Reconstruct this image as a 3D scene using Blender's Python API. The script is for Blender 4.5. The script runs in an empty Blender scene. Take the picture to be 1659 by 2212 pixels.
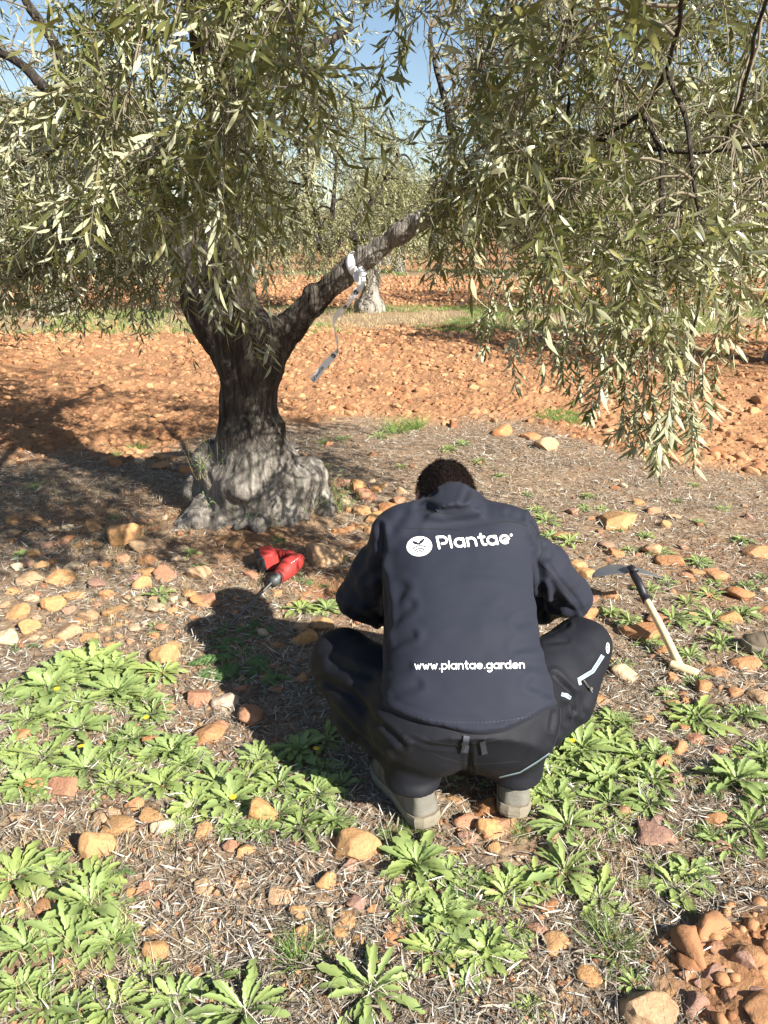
import bpy, math, random
import numpy as np
from mathutils import Vector, Matrix, noise as mnoise
from mathutils.bvhtree import BVHTree

SC = bpy.context.scene
COL = SC.collection
rng = np.random.default_rng(7)
random.seed(7)

# ------------------------------------------------------------------ camera
F, CX, CY = 1703.0, 829.5, 1106.0          # focal length and centre on the photo shown at 1659 x 2212
PITCH = math.radians(19.4)
CAMH = 1.6
cam_d = bpy.data.cameras.new('camera')
cam_d.sensor_fit = 'VERTICAL'; cam_d.sensor_height = 24.0; cam_d.lens = 24.0*F/2212
cam_d.clip_start = 0.05; cam_d.clip_end = 3000
cam = bpy.data.objects.new('camera', cam_d); COL.objects.link(cam)
cam.location = (0, 0, CAMH); cam.rotation_euler = (math.pi/2-PITCH, 0, 0)
SC.camera = cam

# ------------------------------------------------------------------ sky and sun
SUN_EL, SUN_AZ = math.radians(34), math.radians(135)      # azimuth from +Y towards +X
S_DIR = Vector((math.sin(SUN_AZ)*math.cos(SUN_EL), math.cos(SUN_AZ)*math.cos(SUN_EL), math.sin(SUN_EL)))
w = bpy.data.worlds.new('World'); SC.world = w; w.use_nodes = True
wn = w.node_tree.nodes; bg = wn['Background']
sky = wn.new('ShaderNodeTexSky'); sky.sky_type = 'NISHITA'; sky.sun_disc = False
sky.sun_elevation = SUN_EL; sky.sun_rotation = SUN_AZ; sky.air_density = 1.0; sky.dust_density = 0.6; sky.ozone_density = 1.0
w.node_tree.links.new(sky.outputs[0], bg.inputs[0]); bg.inputs[1].default_value = 0.052
sl = bpy.data.lights.new('sun', 'SUN'); sl.energy = 5.0; sl.angle = math.radians(0.5); sl.color = (1.0, 0.95, 0.86)
so = bpy.data.objects.new('sun', sl); COL.objects.link(so)
so.rotation_euler = S_DIR.to_track_quat('Z', 'Y').to_euler(); so.location = (5, -5, 8)
SC.view_settings.view_transform = 'Standard'; SC.view_settings.look = 'None'
SC.view_settings.exposure = 1.5; SC.view_settings.gamma = 1.0
SC.cycles.max_bounces = 6; SC.cycles.transparent_max_bounces = 4

# ------------------------------------------------------------------ helpers: projection of photo pixels into the place
FWD = np.array([0, math.cos(PITCH), -math.sin(PITCH)]); UP = np.array([0, math.sin(PITCH), math.cos(PITCH)]); RT = np.array([1., 0, 0])
CAMP = np.array([0, 0, CAMH])
def ray(px, py): return FWD + RT*((px-CX)/F) + UP*((CY-py)/F)
def ad(px, py, d): return CAMP + ray(px, py)*d
def atY(px, py, Y):
    r = ray(px, py); return CAMP + r*(Y/r[1])
def atZ(px, py, z=0.0):
    r = ray(px, py); return CAMP + r*((z-CAMH)/r[2])
def proj(P):
    q = P-CAMP; d = q@FWD
    return CX+F*(q@RT)/d, CY-F*(q@UP)/d, d
def nrm(v): return v/np.maximum(np.linalg.norm(v, axis=-1, keepdims=True), 1e-9)

# ------------------------------------------------------------------ helpers: noise
def _h(ix, iy, iz, s):
    n = (ix*73856093) ^ (iy*19349663) ^ (iz*83492791) ^ (s*2654435761 & 0x7fffffff)
    n = (n ^ (n >> 13)) & 0x7fffffff
    n = (n*(n*n*15731+789221)+1376312589) & 0x7fffffff
    return n/float(0x7fffffff)
def vnoise(p, s=0):
    p = np.asarray(p, float); i = np.floor(p).astype(np.int64); f = p-i; f = f*f*(3-2*f)
    r = 0
    for dx in (0, 1):
        wx = f[..., 0] if dx else 1-f[..., 0]
        for dy in (0, 1):
            wy = f[..., 1] if dy else 1-f[..., 1]
            for dz in (0, 1):
                wz = f[..., 2] if dz else 1-f[..., 2]
                r = r + wx*wy*wz*_h(i[..., 0]+dx, i[..., 1]+dy, i[..., 2]+dz, s)
    return r*2-1
def fbm(p, o=4, s=0):
    a, r = 1.0, 0; p = np.asarray(p, float)
    for k in range(o):
        r = r+a*vnoise(p*(2**k)+17.3*k, s+k); a *= .5
    return r
def noise2(x, y, f, s=0, o=3): return fbm(np.stack([x*f, y*f, np.zeros_like(x)+.5], -1), o, s)
def worley2(x, y, f, s=0):
    x = x*f; y = y*f; ix = np.floor(x).astype(np.int64); iy = np.floor(y).astype(np.int64)
    best = np.full(x.shape, 9.0); hid = np.zeros(x.shape)
    for dx in (-1, 0, 1):
        for dy in (-1, 0, 1):
            cx, cy = ix+dx, iy+dy
            px = cx+_h(cx, cy, 0, s); py = cy+_h(cx, cy, 1, s)
            d = np.hypot(px-x, py-y); m = d < best
            best = np.where(m, d, best); hid = np.where(m, _h(cx, cy, 2, s), hid)
    return best, hid
def sstep(a, b, x):
    t = np.clip((x-a)/(b-a), 0, 1); return t*t*(3-2*t)

# ------------------------------------------------------------------ helpers: meshes and objects
def mesh_np(name, V, Fc, smooth=True, attrs=None):
    """V (n,3); Fc (m,k) array or a list of such arrays"""
    if not isinstance(Fc, (list, tuple)): Fc = [Fc]
    Fc = [np.asarray(f, np.int32) for f in Fc if len(f)]
    me = bpy.data.meshes.new(name); V = np.asarray(V, np.float32)
    me.vertices.add(len(V)); me.vertices.foreach_set('co', V.ravel())
    nl = sum(f.size for f in Fc); npl = sum(len(f) for f in Fc)
    me.loops.add(nl); me.polygons.add(npl)
    me.loops.foreach_set('vertex_index', np.concatenate([f.ravel() for f in Fc]))
    st, o = [], 0
    for f in Fc:
        st.append(o+np.arange(len(f))*f.shape[1]); o += f.size
    me.polygons.foreach_set('loop_start', np.concatenate(st).astype(np.int32))
    me.update(calc_edges=True)
    me.polygons.foreach_set('use_smooth', np.full(npl, smooth))
    for k, a in (attrs or {}).items():
        at = me.attributes.new(k, 'FLOAT', 'POINT'); at.data.foreach_set('value', np.asarray(a, np.float32).ravel())
    me.update()
    return me
def obj(name, me, mat=None, parent=None):
    if mat is not None and not len(me.materials): me.materials.append(mat)
    o = bpy.data.objects.new(name, me); COL.objects.link(o)
    if parent is not None:                       # meshes are written in world coordinates; undo the parent's offset
        o.parent = parent
        if parent.type == 'EMPTY': o.location = -Vector(parent.location)
    return o
def empty(name, loc=(0, 0, 0)):
    o = bpy.data.objects.new(name, None); COL.objects.link(o); o.location = loc; o.empty_display_size = .1; return o
def tag(o, label=None, cat=None, group=None, kind=None):
    if label: o['label'] = label
    if cat: o['category'] = cat
    if group: o['group'] = group
    if kind: o['kind'] = kind
    return o
class MB:
    def __init__(s): s.V = []; s.F = {}; s.n = 0; s.A = []
    def add(s, V, Fc, a=None):
        V = np.asarray(V, float); Fc = np.asarray(Fc, np.int64)
        s.V.append(V); s.F.setdefault(Fc.shape[1], []).append(Fc+s.n); s.n += len(V)
        s.A.append(np.zeros(len(V)) if a is None else np.broadcast_to(a, (len(V),)))
    def more(s, V, *Fs, a=None):
        n0 = s.n; s.add(V, Fs[0], a)
        for f in Fs[1:]:
            f = np.asarray(f, np.int64); s.F.setdefault(f.shape[1], []).append(f+n0)
    def mesh(s, name, smooth=True):
        return mesh_np(name, np.concatenate(s.V), [np.concatenate(v) for v in s.F.values()], smooth, {'rnd': np.concatenate(s.A)})
def tube(mb, pts, rad, k=8, a=None, cap=True, flat=None, up=None):
    pts = np.asarray(pts, float); n = len(pts); rad = np.broadcast_to(rad, (n,))
    t = nrm(np.gradient(pts, axis=0)); ref = np.array([0, 0, 1.]) if up is None else np.asarray(up, float)
    if up is None and abs(t[0] @ ref) > .9: ref = np.array([1., 0, 0])
    s = np.cross(t, ref); s = nrm(s)
    for i in range(1, n):
        if s[i]@s[i-1] < 0: s[i] = -s[i]
    b = np.cross(s, t); th = np.arange(k)/k*2*math.pi
    fl = 1 if flat is None else flat
    V = pts[:, None]+rad[:, None, None]*(np.cos(th)[None, :, None]*s[:, None]+fl*np.sin(th)[None, :, None]*b[:, None])
    i = np.arange(n-1)[:, None]*k; j = np.arange(k)[None]; j2 = (j+1) % k
    Q = np.stack([i+j, i+j2, i+k+j2, i+k+j], -1).reshape(-1, 4)
    V = V.reshape(-1, 3)
    if cap:
        V = np.concatenate([V, pts[:1], pts[-1:]]); c0, c1 = n*k, n*k+1; jj = np.arange(k); jn = (jj+1) % k
        T = np.concatenate([np.stack([jn, jj, np.full(k, c0)], -1), np.stack([(n-1)*k+jj, (n-1)*k+jn, np.full(k, c1)], -1)])
        mb.more(V, Q, T, a=a)
    else: mb.add(V, Q, a)
def smooth_path(pts, n):
    """Catmull-Rom through pts"""
    P = np.asarray(pts, float); P = np.concatenate([2*P[:1]-P[1:2], P, 2*P[-1:]-P[-2:-1]]); m = len(P)-3
    u = np.linspace(0, m-1e-6, n); i = np.floor(u).astype(int); t = (u-i)[:, None]
    a, b, c, d = P[i], P[i+1], P[i+2], P[i+3]
    return .5*(2*b+(c-a)*t+(2*a-5*b+4*c-d)*t*t+(3*b-a-3*c+d)*t**3)
def tubes(mb, PTS, R, k=3, a=None):
    """many polylines at once: PTS (N,K,3), R (N,K)"""
    N, K, _ = PTS.shape
    t = nrm(np.gradient(PTS, axis=1)); ref = np.array([.37, .21, .9]); s = nrm(np.cross(t, ref)); b = np.cross(s, t)
    th = np.arange(k)/k*2*math.pi
    V = PTS[:, :, None]+R[:, :, None, None]*(np.cos(th)[:, None]*s[:, :, None]+np.sin(th)[:, None]*b[:, :, None])
    i = (np.arange(N)[:, None]*K+np.arange(K-1)[None]).reshape(-1)[:, None]*k; j = np.arange(k)[None]; j2 = (j+1) % k
    Q = np.stack([i+j, i+j2, i+k+j2, i+k+j], -1).reshape(-1, 4)
    mb.add(V.reshape(-1, 3), Q, None if a is None else np.repeat(a, K*k))

# ------------------------------------------------------------------ helpers: solids from distance fields (surface nets)
class Field:
    def __init__(s, lo, hi, h):
        s.lo = np.array(lo, float); s.h = h; s.n = np.ceil((np.array(hi)-s.lo)/h).astype(int)+1
        s.f = np.full(s.n, 1.0, np.float32)
    def box(s, lo, hi):
        a = np.clip(np.floor((np.array(lo)-s.lo)/s.h).astype(int), 0, s.n); b = np.clip(np.ceil((np.array(hi)-s.lo)/s.h).astype(int)+1, 0, s.n)
        sl = tuple(slice(x, y) for x, y in zip(a, b))
        ax = [s.lo[k]+s.h*np.arange(a[k], b[k]) for k in range(3)]
        return sl, np.stack(np.meshgrid(*ax, indexing='ij'), -1)
    def put(s, lo, hi, fn, k=.02, cut=False):
        m = .06+k; sl, P = s.box(np.array(lo)-m, np.array(hi)+m)
        if P.size == 0: return
        d = fn(P).astype(np.float32); f = s.f[sl]
        if cut: d = -d; hh = np.clip(.5-.5*(d-f)/k, 0, 1) if k else 0; s.f[sl] = f*(1-(1-hh))+d*(1-hh)+k*hh*(1-hh) if k else np.maximum(f, d); return
        if k:
            hh = np.clip(.5+.5*(f-d)/k, 0, 1); s.f[sl] = f*(1-hh)+d*hh-k*hh*(1-hh)
        else: s.f[sl] = np.minimum(f, d)
    def cap(s, a, b, ra, rb, k=.02):
        a = np.array(a, float); b = np.array(b, float); r = max(ra, rb); ab = b-a
        def fn(P):
            t = np.clip(((P-a)@ab)/(ab@ab), 0, 1)
            return np.linalg.norm(P-a-t[..., None]*ab, axis=-1)-(ra+(rb-ra)*t)
        s.put(np.minimum(a, b)-r, np.maximum(a, b)+r, fn, k)
    def chain(s, pts, rs, k=.02):
        for i in range(len(pts)-1): s.cap(pts[i], pts[i+1], rs[i], rs[i+1], k)
    def ell(s, c, r, axes=None, k=.02):
        c = np.array(c, float); r = np.array(r, float); R = np.eye(3) if axes is None else np.array(axes, float); m = r.max()
        def fn(P):
            q = (P-c)@R.T; k0 = np.linalg.norm(q/r, axis=-1); k1 = np.linalg.norm(q/(r*r), axis=-1)
            return k0*(k0-1)/np.maximum(k1, 1e-6)
        s.put(c-m, c+m, fn, k)
    def mesh(s):
        f = s.f; ins = f < 0; nx, ny, nz = f.shape
        c = np.zeros((nx-1, ny-1, nz-1), np.int16); P = np.zeros(c.shape+(3,), np.float32); W = np.zeros(c.shape, np.float32)
        for dx in (0, 1):
            for dy in (0, 1):
                for dz in (0, 1): c += ins[dx:nx-1+dx, dy:ny-1+dy, dz:nz-1+dz]
        act = (c > 0) & (c < 8)
        for ax in range(3):
            o = [i for i in range(3) if i != ax]
            for da in (0, 1):
                for db in (0, 1):
                    off0 = [0, 0, 0]; off0[o[0]] = da; off0[o[1]] = db; off1 = list(off0); off1[ax] = 1
                    g = lambda q: f[q[0]:nx-1+q[0], q[1]:ny-1+q[1], q[2]:nz-1+q[2]]
                    a, b = g(off0), g(off1); m = (a < 0) != (b < 0)
                    t = np.where(m, a/np.where(m, a-b, 1), 0)
                    for q in range(3): P[..., q] += np.where(m, (t if q == ax else off0[q]), 0)
                    W += m
        idx = -np.ones(act.shape, np.int64); idx[act] = np.arange(act.sum())
        ii = np.argwhere(act); V = s.lo+s.h*(ii+P[act]/W[act][:, None])
        Fs = []
        for ax in range(3):
            o = [(ax+1) % 3, (ax+2) % 3]
            sa = [slice(None)]*3; sb = [slice(None)]*3; sa[ax] = slice(0, -1); sb[ax] = slice(1, None)
            for q in o: sa[q] = slice(1, -1); sb[q] = slice(1, -1)
            A, B = ins[tuple(sa)], ins[tuple(sb)]
            for m, flip in ((A & ~B, False), (~A & B, True)):
                e = np.argwhere(m)
                if not len(e): continue
                e[:, o[0]] += 1; e[:, o[1]] += 1
                def gi(d0, d1):
                    q = e.copy(); q[:, o[0]] -= d0; q[:, o[1]] -= d1; return idx[q[:, 0], q[:, 1], q[:, 2]]
                Q = np.stack([gi(1, 1), gi(0, 1), gi(0, 0), gi(1, 0)], -1)
                Fs.append(Q[:, ::-1] if flip else Q)
        return V, np.concatenate(Fs)
def vnormals(V, Q):
    n = np.cross(V[Q[:, 2]]-V[Q[:, 0]], V[Q[:, -1]]-V[Q[:, 1]]) if Q.shape[1] == 4 else np.cross(V[Q[:, 1]]-V[Q[:, 0]], V[Q[:, 2]]-V[Q[:, 0]])
    N = np.zeros_like(V)
    for k in range(Q.shape[1]): np.add.at(N, Q[:, k], n)
    return nrm(N)
def relax(V, Q, it=2, lam=.5):
    for _ in range(it):
        S = np.zeros_like(V); C = np.zeros(len(V))
        for k in range(4):
            a, b = Q[:, k], Q[:, (k+1) % 4]; np.add.at(S, a, V[b]); np.add.at(C, a, 1)
        V = V+lam*(S/np.maximum(C, 1)[:, None]-V)
    return V

# ------------------------------------------------------------------ helpers: materials
class NT:
    def __init__(s, name):
        s.m = bpy.data.materials.new(name); s.m.use_nodes = True; s.t = s.m.node_tree; s.p = s.t.nodes['Principled BSDF']; s.out = s.t.nodes['Material Output']
    def n(s, typ, ins=None, **kw):
        x = s.t.nodes.new('ShaderNode'+typ)
        for k, v in kw.items(): setattr(x, k, v)
        for k, v in (ins or {}).items(): s.set(x, k, v)
        return x
    def set(s, x, k, v):
        i = x.inputs[k]
        if isinstance(v, bpy.types.NodeSocket): s.t.links.new(v, i)
        else: i.default_value = (*v, 1) if (isinstance(v, tuple) and len(v) == 3 and i.type == 'RGBA') else v
    def P(s, **kw):
        for k, v in kw.items(): s.set(s.p, k.replace('_', ' '), v)
    def attr(s, n): return s.n('Attribute', attribute_name=n).outputs['Fac']
    def noise(s, scale, detail=4, rough=.55, vec=None, dist=0):
        i = {'Scale': scale, 'Detail': detail, 'Roughness': rough, 'Distortion': dist}
        if vec is not None: i['Vector'] = vec
        return s.n('TexNoise', i).outputs['Fac']
    def vor(s, scale, vec=None, out='Distance', feature='F1', rand=1):
        i = {'Scale': scale, 'Randomness': rand}
        if vec is not None: i['Vector'] = vec
        return s.n('TexVoronoi', i, feature=feature).outputs[out]
    def ramp(s, fac, stops):
        r = s.n('ValToRGB', {'Fac': fac}); e = r.color_ramp.elements
        while len(e) < len(stops): e.new(.5)
        for el, (p, c) in zip(e, stops): el.position = p; el.color = (*c, 1) if isinstance(c, tuple) else (c, c, c, 1)
        return r.outputs[0]
    def mix(s, fac, a, b, mode='MIX'):
        x = s.n('Mix', data_type='RGBA', blend_type=mode); s.set(x, 0, fac); s.set(x, 6, a); s.set(x, 7, b); return x.outputs[2]
    def math(s, op, a, b=0.0, c=0.0, clamp=False):
        x = s.n('Math', operation=op, use_clamp=clamp); s.set(x, 0, a); s.set(x, 1, b); s.set(x, 2, c); return x.outputs[0]
    def pos(s): return s.n('NewGeometry').outputs['Position']
    def oc(s): return s.n('TexCoord').outputs['Object']
    def scale(s, v, sc): return s.n('Mapping', {'Vector': v, 'Scale': sc}).outputs[0]
    def bump(s, h, strength=.5, dist=.01, normal=None):
        i = {'Height': h, 'Strength': strength, 'Distance': dist}
        if normal is not None: i['Normal'] = normal
        return s.n('Bump', i).outputs[0]

def leaf_mat(name, top, under, yellow, rough=.42, trans=.25, tcol=(.35, .42, .08), vein=None, dry=None):
    m = NT(name); r = m.attr('rnd'); bf = m.n('NewGeometry').outputs['Backfacing']
    a = m.mix(m.ramp(r, [(.0, 0.0), (.8, .3), (.93, 1.0)]), top, yellow)
    a = m.mix(m.math('MULTIPLY', m.noise(9, 3, vec=m.pos()), .35), a, tuple(c*.55 for c in top))
    if vein: a = m.mix(m.math('LESS_THAN', m.math('ABSOLUTE', m.attr('side')), vein[1]), a, vein[0])
    u = m.mix(m.math('MULTIPLY', r, .4), under, yellow)
    c = m.mix(bf, a, u)
    m.P(Base_Color=c, Roughness=rough); m.set(m.p, 'Specular IOR Level', .45)
    tr = m.n('BsdfTranslucent', {'Color': m.mix(.5, c, tcol)})
    mx = m.n('MixShader', {0: trans}); m.t.links.new(m.p.outputs[0], mx.inputs[1]); m.t.links.new(tr.outputs[0], mx.inputs[2])
    m.t.links.new(mx.outputs[0], m.out.inputs[0]); return m.m

def mk_soil():
    m = NT('soil'); p = m.pos(); till = m.attr('till'); strip = m.attr('strip'); damp = m.attr('damp')
    n1 = m.noise(2.2, 6, .6, p); n2 = m.noise(28, 5, .65, p)
    clay = m.ramp(n1, [(.25, (.18, .085, .045)), (.5, (.27, .132, .064)), (.75, (.36, .195, .098))])
    clay = m.mix(m.math('MULTIPLY', m.ramp(n2, [(.35, 0.0), (.7, 1.0)]), .4), clay, (.46, .28, .15))
    crumbs = m.ramp(m.noise(14, 6, .7, p), [(.3, (.15, .095, .06)), (.5, (.24, .165, .105)), (.7, (.36, .28, .19))])
    c = m.mix(till, crumbs, clay)
    st = m.ramp(m.noise(60, 4, .7, m.scale(p, (1, .35, 1))), [(.35, (.20, .11, .055)), (.6, (.31, .22, .12)), (.8, (.42, .34, .20))])
    c = m.mix(m.math('MULTIPLY', strip, m.ramp(m.noise(.9, 5, .6, p), [(.4, .1), (.65, .85)])), c, st)
    c = m.mix(damp, c, (.16, .06, .028))
    h = m.math('ADD', m.math('MULTIPLY', m.noise(45, 6, .7, p), 1.0), m.math('MULTIPLY', m.vor(38, p), .6))
    m.P(Base_Color=c, Roughness=.95, Normal=m.bump(h, .9, .012)); m.set(m.p, 'Specular IOR Level', .15)
    return m.m
def mk_rock(name, a, b, spot):
    m = NT(name); p = m.oc(); n1 = m.noise(3.2, 5, .6, p, .4); n2 = m.noise(22, 4, .6, p)
    c = m.mix(m.ramp(n1, [(.38, 0.0), (.62, 1.0)]), a, b)
    c = m.mix(m.math('MULTIPLY', m.ramp(n2, [(.5, 0.0), (.68, 1.0)]), .45), c, spot)
    c = m.mix(m.math('MULTIPLY', m.ramp(m.noise(1.1, 6, .7, p, .8), [(.45, 0.0), (.6, 1.0)]), .6), c, (.31, .185, .105))
    c = m.mix(m.math('MULTIPLY', m.n('ObjectInfo').outputs['Random'], .35), c, (.36, .23, .13))
    c = m.mix(m.math('MULTIPLY', m.ramp(m.noise(9, 3, .5, p), [(.62, 0.0), (.68, 1.0)]), .5), c, (.16, .095, .06))
    m.P(Base_Color=c, Roughness=.85, Normal=m.bump(m.math('ADD', m.noise(5, 9, .72, p), m.math('MULTIPLY', m.vor(4, p), .3)), .6, .012))
    m.set(m.p, 'Specular IOR Level', .25); return m.m
def mk_clod(name, stops):
    m = NT(name); p = m.pos(); r = m.attr('rnd')
    c = m.ramp(r, stops)
    c = m.mix(m.math('MULTIPLY', m.noise(30, 4, .6, p), .4), c, (.34, .14, .055))
    m.P(Base_Color=c, Roughness=.95, Normal=m.bump(m.noise(70, 5, .7, p), .6, .006)); m.set(m.p, 'Specular IOR Level', .15); return m.m
def mk_litter():
    m = NT('dry_litter'); r = m.attr('rnd')
    c = m.ramp(r, [(0, (.045, .034, .026)), (.3, (.13, .105, .078)), (.6, (.27, .235, .185)), (.85, (.42, .385, .32)), (1, (.60, .57, .51))])
    m.P(Base_Color=c, Roughness=.7); return m.m
def mk_bark(name, pale=.3, base_z=.62):
    m = NT(name); p = m.oc(); z = m.n('SeparateXYZ', {0: p}).outputs[2]
    sp = m.scale(p, (1, 1, .13)); n1 = m.noise(26, 7, .68, sp, .6); n2 = m.noise(4.5, 5, .6, p); v = m.vor(34, sp, feature='DISTANCE_TO_EDGE')
    dark = m.ramp(n1, [(.3, (.012, .009, .007)), (.5, (.040, .031, .025)), (.68, (.105, .085, .068))])
    light = m.ramp(n1, [(.28, (.085, .07, .058)), (.5, (.24, .215, .185)), (.7, (.44, .41, .36))])
    low = m.ramp(m.math('DIVIDE', z, base_z), [(.55, 1.0), (1.0, 0.0)])
    nb = m.noise(11, 8, .68, p, .5); n1 = m.mix(m.math('MAXIMUM', low, m.attr('pale')), n1, nb)
    g = m.ramp(m.math('ADD', m.math('DIVIDE', z, base_z), m.math('MULTIPLY', m.math('SUBTRACT', n2, .5), 1.1)), [(.45, pale+.45), (1.35, 0.05)])
    g = m.math('MAXIMUM', g, m.math('MULTIPLY', m.attr('pale'), m.ramp(n2, [(.3, .7), (.5, 1.0)])))
    c = m.mix(g, dark, light)
    c = m.mix(m.math('MULTIPLY', m.ramp(m.noise(9, 5, .7, p), [(.58, 0.0), (.66, 1.0)]), .5), c, (.30, .29, .22))
    c = m.mix(m.math('MULTIPLY', m.ramp(v, [(0, 1.0), (.06, 0.0)]), m.math('MULTIPLY', .3, m.math('SUBTRACT', 1.0, low))), c, (.018, .014, .012))
    h = m.math('ADD', n1, m.math('MULTIPLY', m.math('MULTIPLY', m.ramp(v, [(0, 0.0), (.14, 1.0)]), m.math('SUBTRACT', 1.0, low)), .2))
    m.P(Base_Color=c, Roughness=.9, Normal=m.bump(h, 1.0, .035)); m.set(m.p, 'Specular IOR Level', .2); return m.m
def mk_fabric(name, col, fuzz=.12, dusty=None, rough=.75):
    m = NT(name); p = m.oc()
    c = m.mix(m.math('MULTIPLY', m.noise(5, 5, .6, p), .35), col, tuple(x*1.35 for x in col))
    if dusty: c = m.mix(m.math('MULTIPLY', m.ramp(m.noise(7, 6, .65, p, 1.0), [(.5, 0.0), (.75, 1.0)]), dusty[1]), c, dusty[0])
    h = m.math('ADD', m.math('MULTIPLY', m.noise(900, 2, .5, p), .4), m.noise(14, 4, .5, p))
    m.P(Base_Color=c, Roughness=rough, Normal=m.bump(h, .25, .004)); m.set(m.p, 'Sheen Weight', fuzz); m.set(m.p, 'Sheen Roughness', .5); m.set(m.p, 'Specular IOR Level', .18)
    return m.m
def mk_plain(name, col, rough=.6, metal=0, bumps=None, var=.2, spec=.5):
    m = NT(name); p = m.oc()
    c = m.mix(m.math('MULTIPLY', m.noise(18, 5, .6, p), var*2), col, tuple(x*.6 for x in col))
    m.P(Base_Color=c, Roughness=rough, Metallic=metal); m.set(m.p, 'Specular IOR Level', spec)
    if bumps: m.P(Normal=m.bump(m.noise(bumps[0], 5, .6, p), bumps[1], .005))
    return m.m

M = {}
M['soil'] = mk_soil()
M['ochre'] = mk_rock('stone_ochre', (.47, .265, .105), (.35, .175, .065), (.55, .37, .20))
M['tan'] = mk_rock('stone_tan', (.37, .235, .13), (.45, .31, .19), (.28, .155, .08))
M['orange'] = mk_rock('stone_orange', (.39, .165, .065), (.46, .225, .095), (.28, .105, .045))
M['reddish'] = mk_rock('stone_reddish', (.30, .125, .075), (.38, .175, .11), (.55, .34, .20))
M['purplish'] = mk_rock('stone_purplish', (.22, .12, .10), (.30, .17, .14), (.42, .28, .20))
M['cream'] = mk_rock('stone_cream', (.52, .40, .25), (.60, .49, .34), (.52, .32, .13))
M['grey'] = mk_rock('stone_grey', (.36, .29, .24), (.46, .40, .34), (.52, .33, .18))
M['clod'] = mk_clod('clods', [(0, (.21, .10, .052)), (.4, (.31, .168, .088)), (.75, (.38, .205, .105)), (1, (.43, .26, .145))])
M['gravel'] = mk_clod('gravel', [(0, (.16, .09, .06)), (.35, (.30, .16, .085)), (.65, (.40, .25, .13)), (.85, (.26, .19, .14)), (1, (.5, .4, .27))])
M['litter'] = mk_litter()
M['bark'] = mk_bark('olive_bark')
M['bark_far'] = mk_bark('old_olive_bark', .7, 1.6)
M['twig'] = mk_plain('twig_bark', (.17, .14, .095), .8)
M['olive'] = leaf_mat('olive_leaf', (.094, .108, .036), (.37, .37, .25), (.24, .225, .07), .30, .14)
M['olive_far'] = leaf_mat('olive_leaf_distant', (.115, .122, .045), (.33, .32, .19), (.27, .25, .08), .38, .16)
M['weed'] = leaf_mat('weed_leaf', (.155, .235, .062), (.23, .305, .11), (.30, .34, .095), .5, .25, (.4, .6, .12), ((.30, .38, .17), .13))
M['weed_b'] = leaf_mat('weed_leaf_bright', (.19, .275, .064), (.26, .335, .11), (.36, .40, .11), .5, .25, (.5, .65, .12), ((.33, .41, .17), .13))
M['fine'] = leaf_mat('feathery_leaf', (.12, .22, .075), (.2, .3, .13), (.22, .33, .1), .55, .25, (.4, .6, .12))
M['grass'] = leaf_mat('grass_blade', (.12, .24, .05), (.14, .25, .06), (.38, .36, .15), .5, .3, (.45, .6, .1))
M['straw'] = leaf_mat('dry_grass', (.42, .34, .19), (.42, .34, .19), (.55, .46, .28), .6, .2, (.6, .5, .25))
M['petal'] = mk_plain('yellow_petal', (.85, .55, .02), .5, var=.05)
M['jacket'] = mk_fabric('navy_softshell', (.0140, .0160, .0260), .02)
M['trouser'] = mk_fabric('black_stretch_fabric', (.0080, .0088, .0125), .0, ((.06, .055, .055), .10), .65)
M['seam'] = mk_plain('dark_seam', (.006, .0065, .01), .9, var=.1)  # darker than the cloth, for seam lines and the thin zip's teeth
M['piping'] = mk_plain('navy_piping', (.03, .034, .05), .6, var=.1)
M['print'] = mk_plain('white_print', (.86, .86, .86), .5, var=.03)
M['zip'] = mk_plain('blue_grey_zip', (.27, .36, .42), .5, var=.1)
M['metal'] = mk_plain('zip_metal', (.6, .6, .62), .35, 1.0)
M['skin'] = mk_plain('skin', (.55, .24, .17), .5, var=.1)
M['hair'] = mk_plain('dark_brown_hair', (.014, .007, .005), .5, var=.2, spec=.4)
M['boot'] = mk_plain('worn_suede', (.165, .125, .085), .85, bumps=(45, .6), var=.45)
M['boot2'] = mk_plain('grey_rubbed_leather', (.165, .155, .13), .8, bumps=(60, .5), var=.45)
M['sole'] = mk_plain('dusty_sole', (.215, .185, .135), .9, bumps=(40, .7), var=.45)
M['red'] = mk_plain('red_tool_plastic', (.36, .030, .024), .68, bumps=(120, .15), var=.3)
M['darkp'] = mk_plain('black_tool_plastic', (.02, .021, .023), .5, bumps=(80, .2))
M['steel'] = mk_plain('scuffed_steel', (.22, .22, .23), .5, .6, (40, .3), .35)
M['iron'] = mk_plain('black_painted_iron', (.014, .013, .018), .5, 0, (30, .3), .4)
M['chuck'] = mk_plain('dusty_dark_metal', (.10, .11, .11), .55, .5, (60, .3), .4)
M['wood'] = None
def mk_wood():
    m = NT('pale_ash_wood'); p = m.oc(); n = m.noise(7, 5, .6, m.scale(p, (14, 14, 1.2)), .3)
    m.P(Base_Color=m.ramp(n, [(.3, (.60, .43, .22)), (.55, (.74, .58, .34)), (.75, (.80, .66, .42))]), Roughness=.5, Normal=m.bump(n, .15, .002)); return m.m
M['wood'] = mk_wood()
M['tape'] = mk_plain('white_tape', (.80, .81, .84), .35, var=.03)
M['ink'] = mk_plain('black_ink', (.012, .012, .014), .5, var=.05)

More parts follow.
